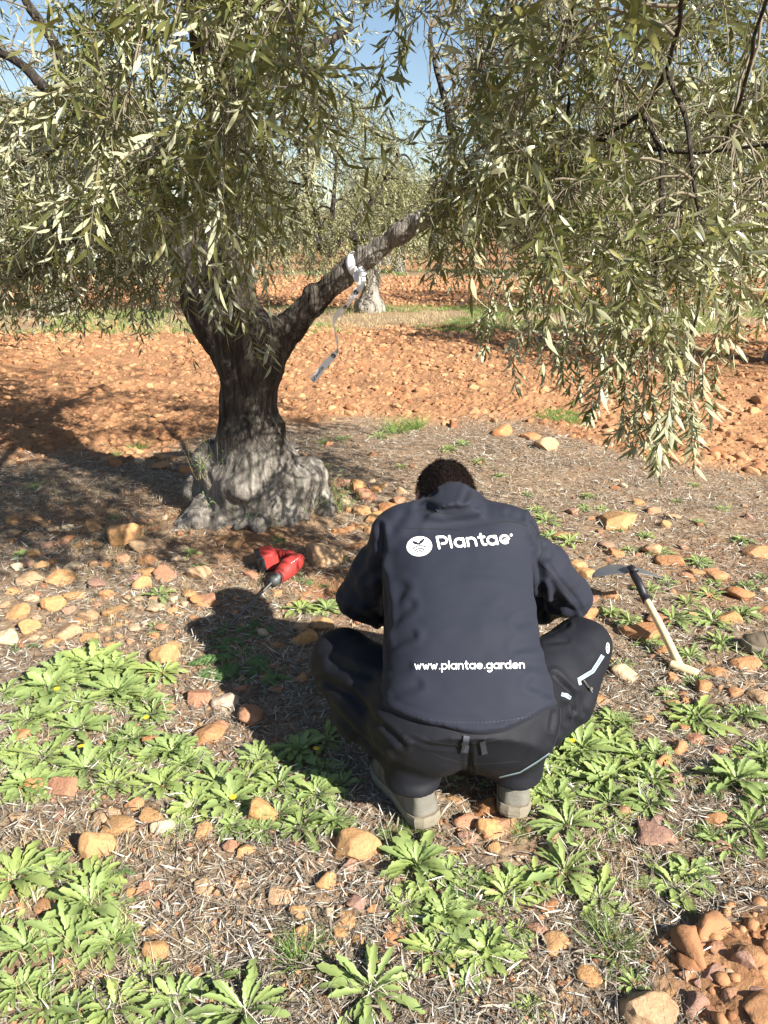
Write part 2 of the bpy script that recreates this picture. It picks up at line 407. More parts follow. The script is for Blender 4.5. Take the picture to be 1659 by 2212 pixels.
# ------------------------------------------------------------------ the ground
TREE_B = atZ(560, 1120)                      # foot of the big olive
TX, TY = float(TREE_B[0]), 4.42
PIT = atZ(722, 1272)
def till_mask(x, y):
    nb = noise2(x, y, .9, 5, 3)*.45
    y0 = 7.0-1.55*sstep(1.2, 2.3, x)-1.1*sstep(-.9, -2.0, x)+nb
    a = sstep(-.25, .25, y-y0)*(1-sstep(-.6, .6, y-(14.4+nb*3)))
    b = sstep(-1, 1, y-(18.6+nb*3))*(1-sstep(-1.2, 1.2, y-(33+nb*3)))
    c = sstep(-1, 1, y-(39+nb*2))
    d = sstep(.1, -.15, np.hypot(x-.95, (y-1.25)*1.3)-.33+nb*.3)      # bare clods low at the right
    return np.clip(a+b+c+d, 0, 1)
def gh(x, y):
    x = np.asarray(x, float); y = np.asarray(y, float)
    z = .022*noise2(x, y, .8, 1, 3)*sstep(.5, 2, y)
    r = np.hypot(x-TX, (y-TY)); z = z+.09*np.exp(-(r/.42)**2)
    z = z-.05*np.exp(-(np.hypot(x-PIT[0], y-PIT[1])/.085)**2)+.03*np.exp(-(np.hypot(x-PIT[0]-.05, y-PIT[1]-.16)/.10)**2)
    t = till_mask(x, y)
    z = z+t*(.035*noise2(x, y, 2.2, 9, 2)+.012)
    return z
def graded(a0, a1, st, far_lo, far_hi, g=1.07):
    mid = np.arange(a0, a1, st); up = [a1]; s = st
    while up[-1] < far_hi: s *= g; up.append(up[-1]+s)
    lo = []; s = st; v = a0
    while v > far_lo: s *= g; v -= s; lo.append(v)
    return np.array(lo[::-1]+list(mid)+up)
xs = graded(-2.7, 2.7, .017, -900, 900, 1.085); ys = graded(.85, 7.2, .016, -60, 1600, 1.03)
GX, GY = np.meshgrid(xs, ys, indexing='ij')
till = till_mask(GX, GY); Z = gh(GX, GY)
wd, wh = worley2(GX, GY, 13, 3); wd2, wh2 = worley2(GX, GY, 30, 4)
nearw = 1-sstep(14, 30, GY)
Z += till*nearw*(np.clip(.55-wd, 0, 1)*.075*wh+np.clip(.5-wd2, 0, 1)*.030*wh2)
Z += (1-till)*nearw*(noise2(GX, GY, 9, 12, 3)*.006+np.clip(.5-wd2, 0, 1)*.008*wh2)
strip = (1-till)*sstep(11, 13.5, GY)
damp = np.exp(-(np.hypot(GX-PIT[0], GY-PIT[1])/.085)**4)*.8+.75*np.exp(-(np.hypot(GX-TX-.0, GY-TY+.33)/.17)**4)*0
nx, ny = GX.shape
I = (np.arange(nx-1)[:, None]*ny+np.arange(ny-1)[None]).ravel()
Q = np.stack([I, I+ny, I+ny+1, I+1], -1)
till = np.clip(till+.85*np.exp(-(np.hypot(GX-TX-.08, (GY-TY+.50)*1.3)/.42)**2)+np.exp(-(np.hypot(GX-PIT[0], GY-PIT[1]-.1)/.24)**2)+.5*sstep(.3, .8, noise2(GX, GY, 1.1, 77, 3)), 0, 1)
gm = mesh_np('ground', np.stack([GX, GY, Z], -1).reshape(-1, 3), Q, True, {'till': till.ravel(), 'strip': strip.ravel(), 'damp': damp.ravel()})
tag(obj('ground', gm, M['soil']), kind='structure')
def on(px, py, dz=0.0):
    """point of the ground seen at a photo pixel"""
    p = atZ(px, py, 0)
    for _ in range(3): p = atZ(px, py, float(gh(p[0], p[1])))
    p[2] += dz; return p

# ------------------------------------------------------------------ leaves and sprays
def leaves_mesh(mb_list, P, D, Nn, L, W, bend, rnd, st=(0, .18, .42, .7, 1.0), ws=(.10, .62, 1.0, .72, .04), fold=.18):
    """narrow folded leaves: base P, direction D, upper normal Nn"""
    n = len(P); D = nrm(D); Nn = nrm(Nn-D*np.sum(Nn*D, -1, keepdims=True)); S = np.cross(D, Nn)
    V = []; side = []
    for t, wv in zip(st, ws):
        c = P+D*(L*t)[:, None]-Nn*(bend*L*t*t)[:, None]
        for sd in (-1, 0, 1):
            V.append(c+S*(sd*W*.5*wv)[:, None]+Nn*(abs(sd)*fold*W*wv*.5)[:, None]); side.append(np.full(n, abs(sd), float))
    V = np.stack(V, 1); k = V.shape[1]; ns = len(st)
    q = []
    for i in range(ns-1):
        for j in (0, 1):
            a = i*3+j; q.append([a, a+1, a+4, a+3])
    q = np.array(q)
    Qd = (np.arange(n)[:, None, None]*k+q[None]).reshape(-1, 4)
    mb_list.append((V.reshape(-1, 3), Qd, np.repeat(rnd, k), np.stack(side, 1).ravel()))
def diamonds(mb_list, P, D, Nn, L, W, rnd):
    D = nrm(D); S = nrm(np.cross(D, Nn)); Nn = np.cross(S, D); n = len(P)
    V = np.stack([P, P+D*(L*.45)[:, None]+S*(W*.5)[:, None]+Nn*(W*.15)[:, None], P+D*L[:, None]-Nn*(L*.1)[:, None], P+D*(L*.45)[:, None]-S*(W*.5)[:, None]+Nn*(W*.15)[:, None]], 1)
    T = (np.arange(n)[:, None, None]*4+np.array([[0, 1, 2], [0, 2, 3]])[None]).reshape(-1, 3)
    mb_list.append((V.reshape(-1, 3), T, np.repeat(rnd, 4), np.zeros(n*4)))
def finish(name, lst):
    V = []; Fs = {}; R = []; Sd = []; o = 0
    for v, f, r, s in lst:
        V.append(v); Fs.setdefault(f.shape[1], []).append(f+o); o += len(v); R.append(r); Sd.append(s)
    return mesh_np(name, np.concatenate(V), [np.concatenate(x) for x in Fs.values()], True, {'rnd': np.concatenate(R), 'side': np.concatenate(Sd)})
def grow(P, D, L, K, droop, wob=.10, r=None):
    """twigs: returns points (N,K+1,3) and directions"""
    r = r or rng; N = len(P); d = nrm(D); pts = [P]; ds = [d]; step = (L/K)[:, None]; p = P
    g = np.broadcast_to(np.asarray(droop, float), (N,))[:, None]
    for k in range(K):
        d = nrm(d+np.array([0, 0, -1.])*g+r.normal(0, wob, (N, 3))); p = p+d*step; pts.append(p); ds.append(d)
    return np.stack(pts, 1), np.stack(ds, 1)
def spray_leaves(out, pts, ds, LL, keep=None, simple=False, r=None, W=.20, k0=1):
    r = r or rng; N, K, _ = pts.shape
    ph0 = r.uniform(0, math.pi, N)
    for k in range(k0, K):
        ax = ds[:, k]; ref = np.array([.3, .5, .81]); u = nrm(np.cross(ax, ref)); v = np.cross(ax, u)
        ph = ph0+k*math.pi/2+r.normal(0, .3, N)
        for sgn in (1, -1) if k < K-1 else (1, -1, 0):
            sv = (u*np.cos(ph)[:, None]+v*np.sin(ph)[:, None])*(sgn if sgn else .15)
            dr = nrm(ax*r.uniform(.45, 1.0, (N, 1))+sv*.75+r.normal(0, .16, (N, 3))+np.array([0, 0, -.16]))
            nn = nrm(ax-.5*sv+r.normal(0, .38, (N, 3)))
            l = LL*r.uniform(.7, 1.25, N)*(1.0 if k > 1 else .8); rn = r.uniform(0, 1, N)
            m = r.random(N) < .93
            P = pts[:, k]+r.normal(0, .002, (N, 3))
            if keep is not None: m &= keep(P)
            if simple: diamonds(out, P[m], dr[m], nn[m], l[m], l[m]*W*1.15, rn[m])
            else: leaves_mesh(out, P[m], dr[m], nn[m], l[m], l[m]*W*r.uniform(.8, 1.15, m.sum()), r.uniform(-.05, .28, m.sum()), rn[m])

# ------------------------------------------------------------------ the big olive: trunk and limbs as one gnarled solid
def tp(px, py, Y=TY): return atY(px, py, Y)
big = empty('olive_tree', (TX, TY, 0))
tag(big, 'big gnarled olive tree with a flared grey base and a long limb reaching right', 'tree')
f = Field((TX-1.25, TY-.75, -.15), (TX+2.1, TY+.9, 3.3), .0155)
f.chain([(TX-.02, TY+.02, -.1), (TX+.02, TY, .2), tp(545, 950), tp(538, 860), tp(545, 790), tp(530, 730)], [.36, .285, .20, .150, .165, .175], .05)
# burls and roots of the foot
for px, py, dy, r in [(400, 1150, -.2, .075), (425, 1125, -.24, .08), (470, 1150, -.28, .06), (700, 1100, -.04, .06), (640, 1040, -.16, .085), (575, 1000, -.19, .075), (530, 1060, -.26, .085), (600, 1010, -.16, .12), (660, 1030, -.05, .12), (545, 1015, -.2, .12), (480, 1030, -.05, .13), (450, 1000, .02, .10), (640, 1075, -.12, .12), (570, 1085, -.2, .11),
                      (500, 1095, -.14, .11), (440, 1105, -.10, .095), (410, 1130, -.14, .07), (430, 1060, .04, .10), (520, 1120, -.22, .07), (620, 1115, -.2, .07), (675, 1060, .02, .085), (590, 960, -.12, .08),
                      (455, 1140, -.16, .06), (690, 1085, .02, .07), (465, 985, .05, .08), (560, 1050, -.26, .07), (615, 1045, -.22, .06), (500, 1050, -.2, .07)]:
    c = tp(px, py, TY+dy); f.ell(c, (r, r*.9, r*1.05), k=.045)
f.chain([tp(530, 760), tp(500, 700), tp(478, 640), tp(462, 570), tp(470, 480, TY+.05), tp(490, 380, TY+.1), tp(500, 260, TY+.12), tp(508, 140, TY+.1), tp(515, 20, TY)], [.175, .165, .15, .138, .115, .10, .09, .08, .075], .06)
f.chain([tp(470, 700), tp(440, 640), tp(412, 570), tp(385, 500), tp(340, 430, TY+.2), tp(270, 350, TY+.5), tp(190, 270, TY+.7)], [.135, .13, .10, .085, .07, .055, .045], .06)
LIMB = [tp(560, 800), tp(590, 740), tp(628, 700), tp(680, 648, TY-.02), tp(740, 596, TY-.05), tp(800, 552, TY-.12), tp(870, 502, TY-.2), tp(960, 447, TY-.35), tp(1060, 395, TY-.55), tp(1170, 340, TY-.8), tp(1290, 300, TY-1.05)]
f.chain(LIMB, [.12, .11, .077, .062, .055, .047, .046, .044, .038, .032, .028], .045)
f.ell(tp(585, 705, TY-.05), (.10, .09, .06), k=.04)
for i in range(70):                       # rough knots along the limb's upper side and the crotch
    t = rng.uniform(0, 1)
    base = smooth_path(LIMB[1:8], 40)[int(t*39)]; R0 = .082-.038*t
    a = rng.uniform(.2, 2.2); off = np.array([-.55*math.cos(a), -math.sin(a)*.5+.0, .75*abs(math.sin(a))+.2]); off /= np.linalg.norm(off)
    rr = rng.uniform(.010, .024); f.ell(base+off*R0*.97, (rr, rr, rr*rng.uniform(.7, 1.4)), k=.012)
for i in range(90):                       # small burls over the foot
    a = rng.uniform(0, 2*math.pi); zz = rng.uniform(.0, .55); R0 = .37-.25*(zz/.55)**.7
    rr = rng.uniform(.015, .05); f.ell((TX+.01+R0*math.cos(a), TY-.03+R0*.9*math.sin(a), zz+.05), (rr, rr, rr*1.2), k=.03)
V, Q = f.mesh(); V = relax(V, Q, 1); N = vnormals(V, Q)
lowz = 1-sstep(.35, .8, V[:, 2])
ang = np.arctan2(V[:, 1]-TY, V[:, 0]-TX)
rid = 1-np.abs(fbm(np.stack([V[:, 0]*9, V[:, 1]*9, V[:, 2]*2.2], -1), 4, 3))
lw = sstep(.22, .45, V[:, 0]-TX)*sstep(1.1, 1.35, V[:, 2])
V = V+N*((rid-.75)*.028*(1-.4*lowz)*(1-.8*lw)+fbm(V*np.array([24, 24, 7]), 3, 8)*.006*(1-.5*lowz)+fbm(V*7, 4, 5)*.022*lowz-.02*lowz*np.clip(.25-np.abs(fbm(V*5, 2, 61)), 0, 1))[:, None]
ux = V[:, 0]-TX
pale = sstep(.42, .62, ux)*sstep(1.1, 1.4, V[:, 2])*.95
tr = obj('trunk', mesh_np('trunk', V, Q, True, {'pale': pale}), M['bark'], big)

# secondary limbs (thinner tubes that continue the solid)
SKEL = []
def limb(mb, pts, r0, r1, n=26):
    p = smooth_path(pts, n); p[1:-1] += fbm(p[1:-1]*4, 2, 11)[:, None]*.02
    sc_ = .45 if pts[0][0] > .35 else 1.0; tube(mb, p, np.linspace(r0, r1, n)*sc_*(1+.12*vnoise(p*14, 3)), 8); SKEL.append(p)
lm = MB()
top1 = tp(515, 20, TY)
for pts, r0, r1 in [
    ([top1, tp(530, -250, TY-.2), tp(600, -600, TY-.5)], .085, .03),
    ([tp(508, 140, TY+.1), tp(420, 20, TY-.3), tp(330, -140, TY-.9), tp(300, -260, TY-1.5)], .06, .02),
    ([tp(500, 260, TY+.12), tp(560, 120, TY-.4), tp(640, -40, TY-1.0), tp(720, -200, TY-1.7)], .06, .02),
    ([tp(490, 330, TY+.1), tp(455, 200, TY-.4), tp(430, 60, TY-.9), tp(420, -80, TY-1.4)], .05, .02),
    ([tp(515, 20, TY), tp(640, -150, TY-.2), tp(820, -260, TY-.6), tp(1050, -300, TY-1.2)], .06, .02),
    ([tp(340, 430, TY+.2), tp(230, 250, TY+.3), tp(120, 100, TY+.4), tp(20, -60, TY+.4)], .05, .018),
    ([tp(190, 270, TY+.7), tp(100, 330, TY+.9), tp(-20, 380, TY+1.0), tp(-200, 420, TY+1.1)], .045, .015),
    ([tp(190, 270, TY+.7), tp(60, 150, TY+.9), tp(-120, 60, TY+1.1)], .045, .015),
    ([tp(270, 350, TY+.5), tp(200, 470, TY+.7), tp(110, 560, TY+.8), tp(40, 600, TY+.9)], .035, .012),
    ([tp(500, 260, TY+.12), tp(620, 140, TY+.6), tp(760, 60, TY+1.1)], .05, .018),
    # right side
    ([tp(1290, 300, TY-1.05), tp(1380, 250, TY-1.4), tp(1440, 150, TY-1.8), tp(1470, 20, TY-2.2), tp(1480, -150, TY-2.5)], .020, .010),
    ([tp(1170, 340, TY-.8), tp(1200, 200, TY-1.1), tp(1230, 60, TY-1.4), tp(1260, -120, TY-1.7)], .022, .010),
    ([tp(1290, 300, TY-1.05), tp(1420, 330, TY-1.2), tp(1560, 330, TY-1.4), tp(1750, 300, TY-1.6)], .020, .010),
    ([tp(1380, 250, TY-1.4), tp(1420, 300, TY-1.6), tp(1432, 400, TY-1.75), tp(1420, 520, TY-1.8), tp(1412, 640, TY-1.78), tp(1400, 740, TY-1.75)], .020, .008),
    ([tp(1440, 150, TY-1.8), tp(1480, 260, TY-1.9), tp(1500, 400, TY-1.95), tp(1512, 560, TY-1.9), tp(1500, 700, TY-1.85), tp(1460, 800, TY-1.8), tp(1440, 900, TY-1.78)], .018, .005),
    ([tp(1230, 200, TY-1.2), tp(1210, 330, TY-1.4), tp(1180, 470, TY-1.5), tp(1172, 620, TY-1.5), tp(1168, 760, TY-1.45)], .014, .004),
    ([tp(1060, 395, TY-.55), tp(1090, 300, TY-.5), tp(1100, 180, TY-.6), tp(1110, 40, TY-.8), tp(1100, -120, TY-1)], .032, .012),
    ([tp(960, 447, TY-.35), tp(980, 340, TY-.1), tp(960, 200, TY+.2), tp(930, 60, TY+.4)], .028, .01),
    ([tp(1170, 340, TY-.8), tp(1300, 420, TY-.7), tp(1440, 470, TY-.7), tp(1600, 480, TY-.8)], .026, .010),
    ([tp(1440, 470, TY-.7), tp(1500, 560, TY-.75), tp(1520, 680, TY-.8)], .015, .006),
    ([tp(1560, 330, TY-1.4), tp(1600, 200, TY-1.8), tp(1640, 60, TY-2.2), tp(1680, -100, TY-2.5)], .014, .008),
]: limb(lm, pts, r0, r1)
obj('limbs', lm.mesh('limbs'), M['bark'], big)
SK = np.concatenate(SKEL+[smooth_path(LIMB[5:], 30)])

# sunlit places: a leaf may not shade the crouching man or the open ground the photo shows in sun
KX = -S_DIR.x/S_DIR.z; KY = -S_DIR.y/S_DIR.z
def lets_sun(P, r=rng):
    sx = P[:, 0]+KX*P[:, 2]; sy = P[:, 1]+KY*P[:, 2]
    bad = ((sy < 3.45) & (sx > -1.9)) | ((sx > -.28) & (sy < 3.9)) | ((sx > .15) & (sy < 6.3) & (sy > 3)) | ((sx > -.25) & (sx < 1.0) & (sy > 6.8) & (sy < 11))
    base = (np.hypot(sx-TX+.25, sy-TY-.15) < .5); bad |= base & (r.random(len(P)) < .8)
    lmb = (np.hypot(sx+1.8, sy-5.9) < .42) & (P[:, 2] > 1.3) & (P[:, 0] > -.6); bad |= lmb & (r.random(len(P)) < .93)
    soft = r.random(len(P)) < np.where((sx > .4) & (sy > 4.2), .25, .012)
    return ~bad | soft
# foliage volumes: photo window at a depth range -> points of the crown
VOL = [  # px0, px1, py0, py1, depth0, depth1, sprays, leaf length
    (1000, 1700, -60, 330, 2.0, 3.2, 230, .062), (1080, 1700, 250, 560, 2.1, 3.2, 95, .060), (1280, 1700, 380, 640, 2.1, 3.0, 34, .060),
    (1000, 1500, -40, 480, 3.2, 4.6, 260, .058), (1150, 1560, 380, 600, 2.9, 4.0, 62, .056), (880, 1080, 60, 420, 3.6, 4.8, 70, .054),
    (1560, 1760, 380, 700, 2.2, 3.2, 16, .06), (950, 1330, 300, 500, 2.7, 3.5, 105, .060), (930, 1100, 370, 480, 3.1, 3.6, 45, .058), (1050, 1600, -40, 420, 2.2, 3.4, 160, .062),
    (120, 640, -60, 330, 2.0, 3.1, 165, .064), (230, 600, 250, 440, 2.2, 3.1, 75, .064), (110, 330, 60, 260, 2.6, 3.6, 24, .06),
    (560, 1020, -80, 120, 2.6, 4.4, 60, .058), (100, 460, 100, 420, 3.6, 5.0, 120, .056),
    (-100, 350, 230, 540, 4.6, 6.4, 420, .062), (-100, 370, 430, 640, 4.7, 6.0, 330, .060), (-60, 180, 120, 260, 4.6, 6.0, 22, .058), (540, 700, 120, 420, 4.6, 5.8, 34, .058),
    # crown outside the frame: it shades what the frame shows
    (-700, -60, -300, 400, 3.5, 6.0, 120, .06), (-500, 700, -800, -60, 2.6, 5.2, 130, .06), (700, 1700, -700, -60, 2.8, 4.8, 160, .06), (1700, 2100, -300, 500, 2.8, 4.5, 60, .06),
    (100, 600, -500, 0, 4.6, 6.0, 120, .06)]
seeds, LLs = [], []
for x0, x1, y0, y1, d0, d1, n, ll in VOL:
    n = int(n*(1.5 if d1 > 5.5 else 1.12))
    q = rng.uniform(0, 1, (n, 3)); cl = rng.uniform(0, 1, (max(3, n//9), 3))           # clumps leave gaps between them
    j = rng.integers(0, len(cl), n); q = np.where(rng.random((n, 1)) < .82, cl[j]+rng.normal(0, .07, (n, 3)), q); 
    P = np.array([ad(x0+a*(x1-x0), y0+b*(y1-y0), d0+c*(d1-d0)) for a, b, c in q]); seeds.append(P); LLs.append(np.full(n, ll))
seeds = np.concatenate(seeds); LLs = np.concatenate(LLs)
ok = (seeds[:, 2] > .95) & lets_sun(seeds-np.array([0, 0, .15])); seeds = seeds[ok]; LLs = LLs[ok]
# extra hanging sprays placed one by one (long pendulous twigs the photo singles out)
hang = [(500, 520, 2.75, .52), (430, 520, 2.6, .25), (380, 470, 2.7, .25), (560, 480, 2.7, .28), (600, 420, 2.6, .28), (455, 560, 2.8, .28), (525, 590, 2.8, .30), (350, 430, 2.6, .25), (520, 470, 2.6, .25), (480, 430, 2.5, .3), (300, 380, 2.6, .3), (640, 400, 2.7, .25), (410, 560, 2.9, .22), (500, 640, 2.85, .25), (470, 470, 2.7, .3), (400, 400, 2.6, .32), (600, 330, 2.7, .3), (555, 545, 3.1, .25), (1140, 690, 2.7, .22), (1180, 560, 2.8, .30), (1290, 600, 2.6, .28), (1370, 690, 2.55, .35),
        (1420, 760, 2.55, .3), (1400, 840, 2.5, .22), (1460, 820, 2.5, .3), (1360, 620, 2.6, .3), (1500, 860, 2.6, .25), (1380, 780, 2.5, .25), (1350, 830, 2.6, .2), (1440, 700, 2.5, .3), (1330, 700, 2.6, .3),
        (960, 480, 3.4, .22), (1010, 500, 3.3, .25), (1055, 545, 3.2, .25), (940, 520, 3.5, .18), (1080, 640, 3.1, .2), (1240, 640, 2.9, .35), (1210, 700, 2.8, .25), (1300, 760, 2.8, .22), (1240, 560, 2.9, .3), (1600, 620, 2.5, .3), (1570, 700, 2.6, .3),
        (1460, 880, 2.5, .2), (1420, 900, 2.5, .18), (1390, 860, 2.55, .2), (1500, 780, 2.6, .2), (1150, 620, 2.9, .25), (1100, 600, 3.0, .22), (1270, 680, 2.8, .3), (1340, 560, 2.7, .35), (1410, 620, 2.6, .35), (1480, 640, 2.6, .3)]
for _ in range(1):
    hang += [(x+rng.uniform(-35, 35), y+rng.uniform(-40, 30), d+rng.uniform(-.15, .2), l*rng.uniform(.6, 1)) for x, y, d, l in hang[18:53] if x > 930]
hP = np.array([ad(a, b-40*l, d) for a, b, d, l in hang]); hL = np.array([h[3] for h in hang])
n = len(seeds)
away = nrm(seeds-np.array([TX, TY, 1.6])); D0 = nrm(away*.5+rng.normal(0, .65, (n, 3))+np.array([0, 0, -.1]))
Ls = rng.uniform(.20, .42, n)
leaf_parts = []
K = 11
shade_seeds = rng.uniform(0, 1, (2200, 3))*np.array([2.8, 3.6, 1.5])+np.array([-1.4, .9, 2.35]); shade_seeds = shade_seeds[lets_sun(shade_seeds-np.array([0, 0, .2]))]; shade_seeds = shade_seeds[shade_seeds[:, 0]+KX*(shade_seeds[:, 2]-.2) > -2.3]; shade_seeds = shade_seeds[shade_seeds[:, 1]+KY*(shade_seeds[:, 2]-.2) < 6.4]  # sprays added out of frame, chosen to shade the ground at the left
qx, qy, qd = proj(shade_seeds); shade_seeds = shade_seeds[(qd < .3) | (qy < -60) | (qx > 1700) | (qx < -60)]
seeds = np.concatenate([seeds, shade_seeds]); LLs = np.concatenate([LLs, np.full(len(shade_seeds), .064)]); n = len(seeds)
away = nrm(seeds-np.array([TX, TY, 1.6])); D0 = nrm(away*.5+rng.normal(0, .65, (n, 3))+np.array([0, 0, -.1])); Ls = rng.uniform(.20, .42, n)
p1, d1 = grow(seeds, D0, Ls, K, rng.uniform(.02, .20, n)); spray_leaves(leaf_parts, p1, d1, LLs, keep=lets_sun)
nh = len(hang); ph_, dh = grow(hP, nrm(np.array([0, 0, -1.])+rng.normal(0, .25, (nh, 3))), hL, 13, .10, .12); spray_leaves(leaf_parts, ph_, dh, np.full(nh, .062))
obj('leaves', finish('leaves', leaf_parts), M['olive'], big)
tw = MB()
tubes(tw, p1, np.broadcast_to(np.linspace(.0022, .0007, K+1), (n, K+1)), 3)
tubes(tw, ph_, np.broadcast_to(np.linspace(.0024, .0008, 14), (nh, 14)), 3)
# branchlets: every clump of sprays is tied back to the nearest limb
allp = np.concatenate([seeds, hP]); nc = 420; cen = allp[rng.choice(len(allp), nc, replace=False)].copy()
for _ in range(3):
    lab = np.argmin(((allp[:, None]-cen[None])**2).sum(-1), 1)
    for c in range(nc):
        if (lab == c).any(): cen[c] = allp[lab == c].mean(0)
cen[:, 2] += .10
dd = ((cen[:, None]-SK[None])**2).sum(-1); near = SK[np.argmin(dd, 1)]
def arcs(A, B, up, Kp=9):
    t = np.linspace(0, 1, Kp)[None, :, None]; L = np.linalg.norm(B-A, axis=1)[:, None, None]
    p = A[:, None]*(1-t)+B[:, None]*t; p = p+np.array([0, 0, 1.])*(4*t*(1-t)*up*L); w = rng.normal(0, 1, (len(A), Kp, 3))*.009*L; w[:, 0] = 0; w[:, -1] = 0
    return p+w
bm = arcs(near, cen, .14); ok = np.linalg.norm(near-cen, axis=1) < 1.5; bm = bm[ok]
tubes(tw, bm, np.broadcast_to(np.linspace(.0052, .0024, 9), bm.shape[:2]), 5)
cc = cen[lab]; ok = (np.linalg.norm(allp-cc, axis=1) < .45)
b2 = arcs(cc[ok], allp[ok], .10, 6); tubes(tw, b2, np.broadcast_to(np.linspace(.0026, .0018, 6), b2.shape[:2]), 3)
obj('twigs', tw.mesh('twigs'), M['twig'], big)

# dry suckers round the foot of the trunk
sk = MB(); lf = []
for (px, py, n_, h_) in [(700, 1085, 60, .16), (660, 1105, 40, .14), (730, 1100, 40, .10), (450, 960, 18, .18), (500, 1110, 30, .10), (560, 1130, 30, .09)]:
    c = on(px, py) if py > 1000 else tp(px, py+70, TY-.12)
    P = c+rng.normal(0, .05, (n_, 3))*np.array([1, 1, .1]); D = nrm(rng.normal(0, .35, (n_, 3))+np.array([0, 0, 1.]))
    a, b = grow(P, D, rng.uniform(.4, 1, n_)*h_*1.5, 6, .0, .14); tubes(sk, a, np.broadcast_to(np.linspace(.0016, .0006, 7), a.shape[:2]), 3)
    spray_leaves(lf, a[::2], b[::2], np.full(len(a[::2]), .02), W=.28, k0=2)
so_ = obj('sucker_shoots', sk.mesh('sucker_shoots'), M['straw'], big)
obj('sucker_leaves', finish('sucker_leaves', lf), M['fine'], big)

# ------------------------------------------------------------------ the olives of the grove behind
def far_tree(seed, R=2.5, H=4.4, n=900):
    r = np.random.default_rng(seed); mb = MB()
    tr_p = smooth_path([(0, 0, -.1), (.02, 0, .12), (r.uniform(-.08, .08), r.uniform(-.05, .05), .5), (r.uniform(-.15, .15), .02, 1.0), (r.uniform(-.2, .2), 0, 1.35)], 16)
    z = tr_p[:, 2]; rad = .17+.17*np.exp(-(z/.22)**2)+.05*sstep(.8, 1.3, z)
    fl = Field((-.75, -.75, -.12), (.75, .75, 2.4), .04)
    fl.chain(list(tr_p[::3]), list(rad[::3]), .05)
    for _ in range(10):
        a = r.uniform(0, 6.3); rr = r.uniform(.07, .13); fl.ell((.22*math.cos(a), .22*math.sin(a), r.uniform(0, .25)), (rr, rr, rr), k=.05)
    limbs = []
    for i in range(4):
        a = i*1.57+r.uniform(-.4, .4); e = np.array([math.cos(a), math.sin(a), 0]); b = tr_p[-3]
        pts = [b, b+e*.35+[0, 0, .4], b+e*.9+[0, 0, 1.0], b+e*1.5+[0, 0, 1.9]]; limbs.append(smooth_path(pts, 14))
        fl.cap(b, b+e*.33+[0, 0, .38], .13, .10, .05)
        tube(mb, limbs[-1], np.linspace(.10, .03, 14), 7)
    V, Q = fl.mesh(); N = vnormals(V, Q); V = V+N*(fbm(V*np.array([9, 9, 3]), 3, seed)*.028)[:, None]
    trunk = mesh_np('trunk', V, Q, True, {'pale': np.zeros(len(V))})
    # clumps on a shell, then sprays round the clumps
    nc = 46; u = r.normal(0, 1, (nc, 3)); u /= np.linalg.norm(u, axis=1)[:, None]; rr = r.uniform(.45, 1, nc)[:, None]
    C = u*rr*np.array([R*.86, R*.86, H*.40])+np.array([0, 0, H*.60])
    C = C[C[:, 2] > 1.3]; nc = len(C); n_ = n
    j = r.integers(0, nc, n_); P = C[j]+r.normal(0, 1, (n_, 3))*np.array([.33, .33, .28])
    skirt = r.random(n_) < .32; a = r.uniform(0, 2*math.pi, n_); rad2 = R*r.uniform(.6, 1.0, n_)
    P = np.where(skirt[:, None], np.stack([rad2*np.cos(a), rad2*np.sin(a), r.uniform(1.25, 2.1, n_)], -1), P)
    D = nrm(nrm(P-np.array([0, 0, H*.5]))*.8+r.normal(0, .5, (n_, 3))); L = r.uniform(.35, .7, n_)
    p, d = grow(P, D, L, 12, .18, .10, r); lst = []; spray_leaves(lst, p, d, np.full(n_, .085), simple=True, r=r, W=.24)
    tubes(mb, p, np.broadcast_to(np.linspace(.004, .0015, 13), p.shape[:2]), 3)
    near = np.argmin(((C[:, None]-np.concatenate(limbs)[None])**2).sum(-1), 1); A = np.concatenate(limbs)[near]
    t = np.linspace(0, 1, 8)[None, :, None]; tubes(mb, A[:, None]*(1-t)+C[:, None]*t+np.array([0, 0, .3])*4*t*(1-t)*.5, np.broadcast_to(np.linspace(.03, .01, 8), (nc, 8)), 4)
    return trunk, finish('crown', lst), mb.mesh('limbs')
protos = [far_tree(s, R, H, n) for s, R, H, n in [(21, 2.5, 4.6, 1500), (22, 2.3, 4.2, 1300), (23, 2.7, 4.9, 1400)]]
spots = [(-.32, 17.6, 0, 'gnarled olive tree standing behind the white tape, its trunk seen under the raised limb'),
         (5.3, 10.3, 1, 'neighbouring olive tree half out of the frame at the right behind the drooping branches'),
         (6.0, 17.9, 2, 'olive tree of the second row to the right, seen through the hanging twigs'),
         (-6.9, 17.4, 1, 'olive tree of the second row to the left behind the dark drooping foliage'),
         (-7.2, 10.4, 2, 'olive tree at the left edge behind the shaded branches'),
         (.66, 36.0, 1, 'small distant olive tree just right of the taped limb, its pale trunk by the gap'),
         (-12.9, 17.8, 0, 'far left olive tree of the second row'),
         (12.6, 17.5, 0, 'far right olive tree of the second row'),
         (-5.6, 34.5, 2, 'distant olive tree between the forked trunk and the left foliage'),
         (7.3, 35.0, 0, 'distant olive tree right of the pale trunk in the third row'),
         (-8.9, 55.0, 0, 'tiny far olive trunk seen just right of the big trunk'), (13.9, 36, 2, 'distant olive tree low at the right end of the third row'), (-12.4, 35, 1, 'distant olive tree at the left end of the third row')]
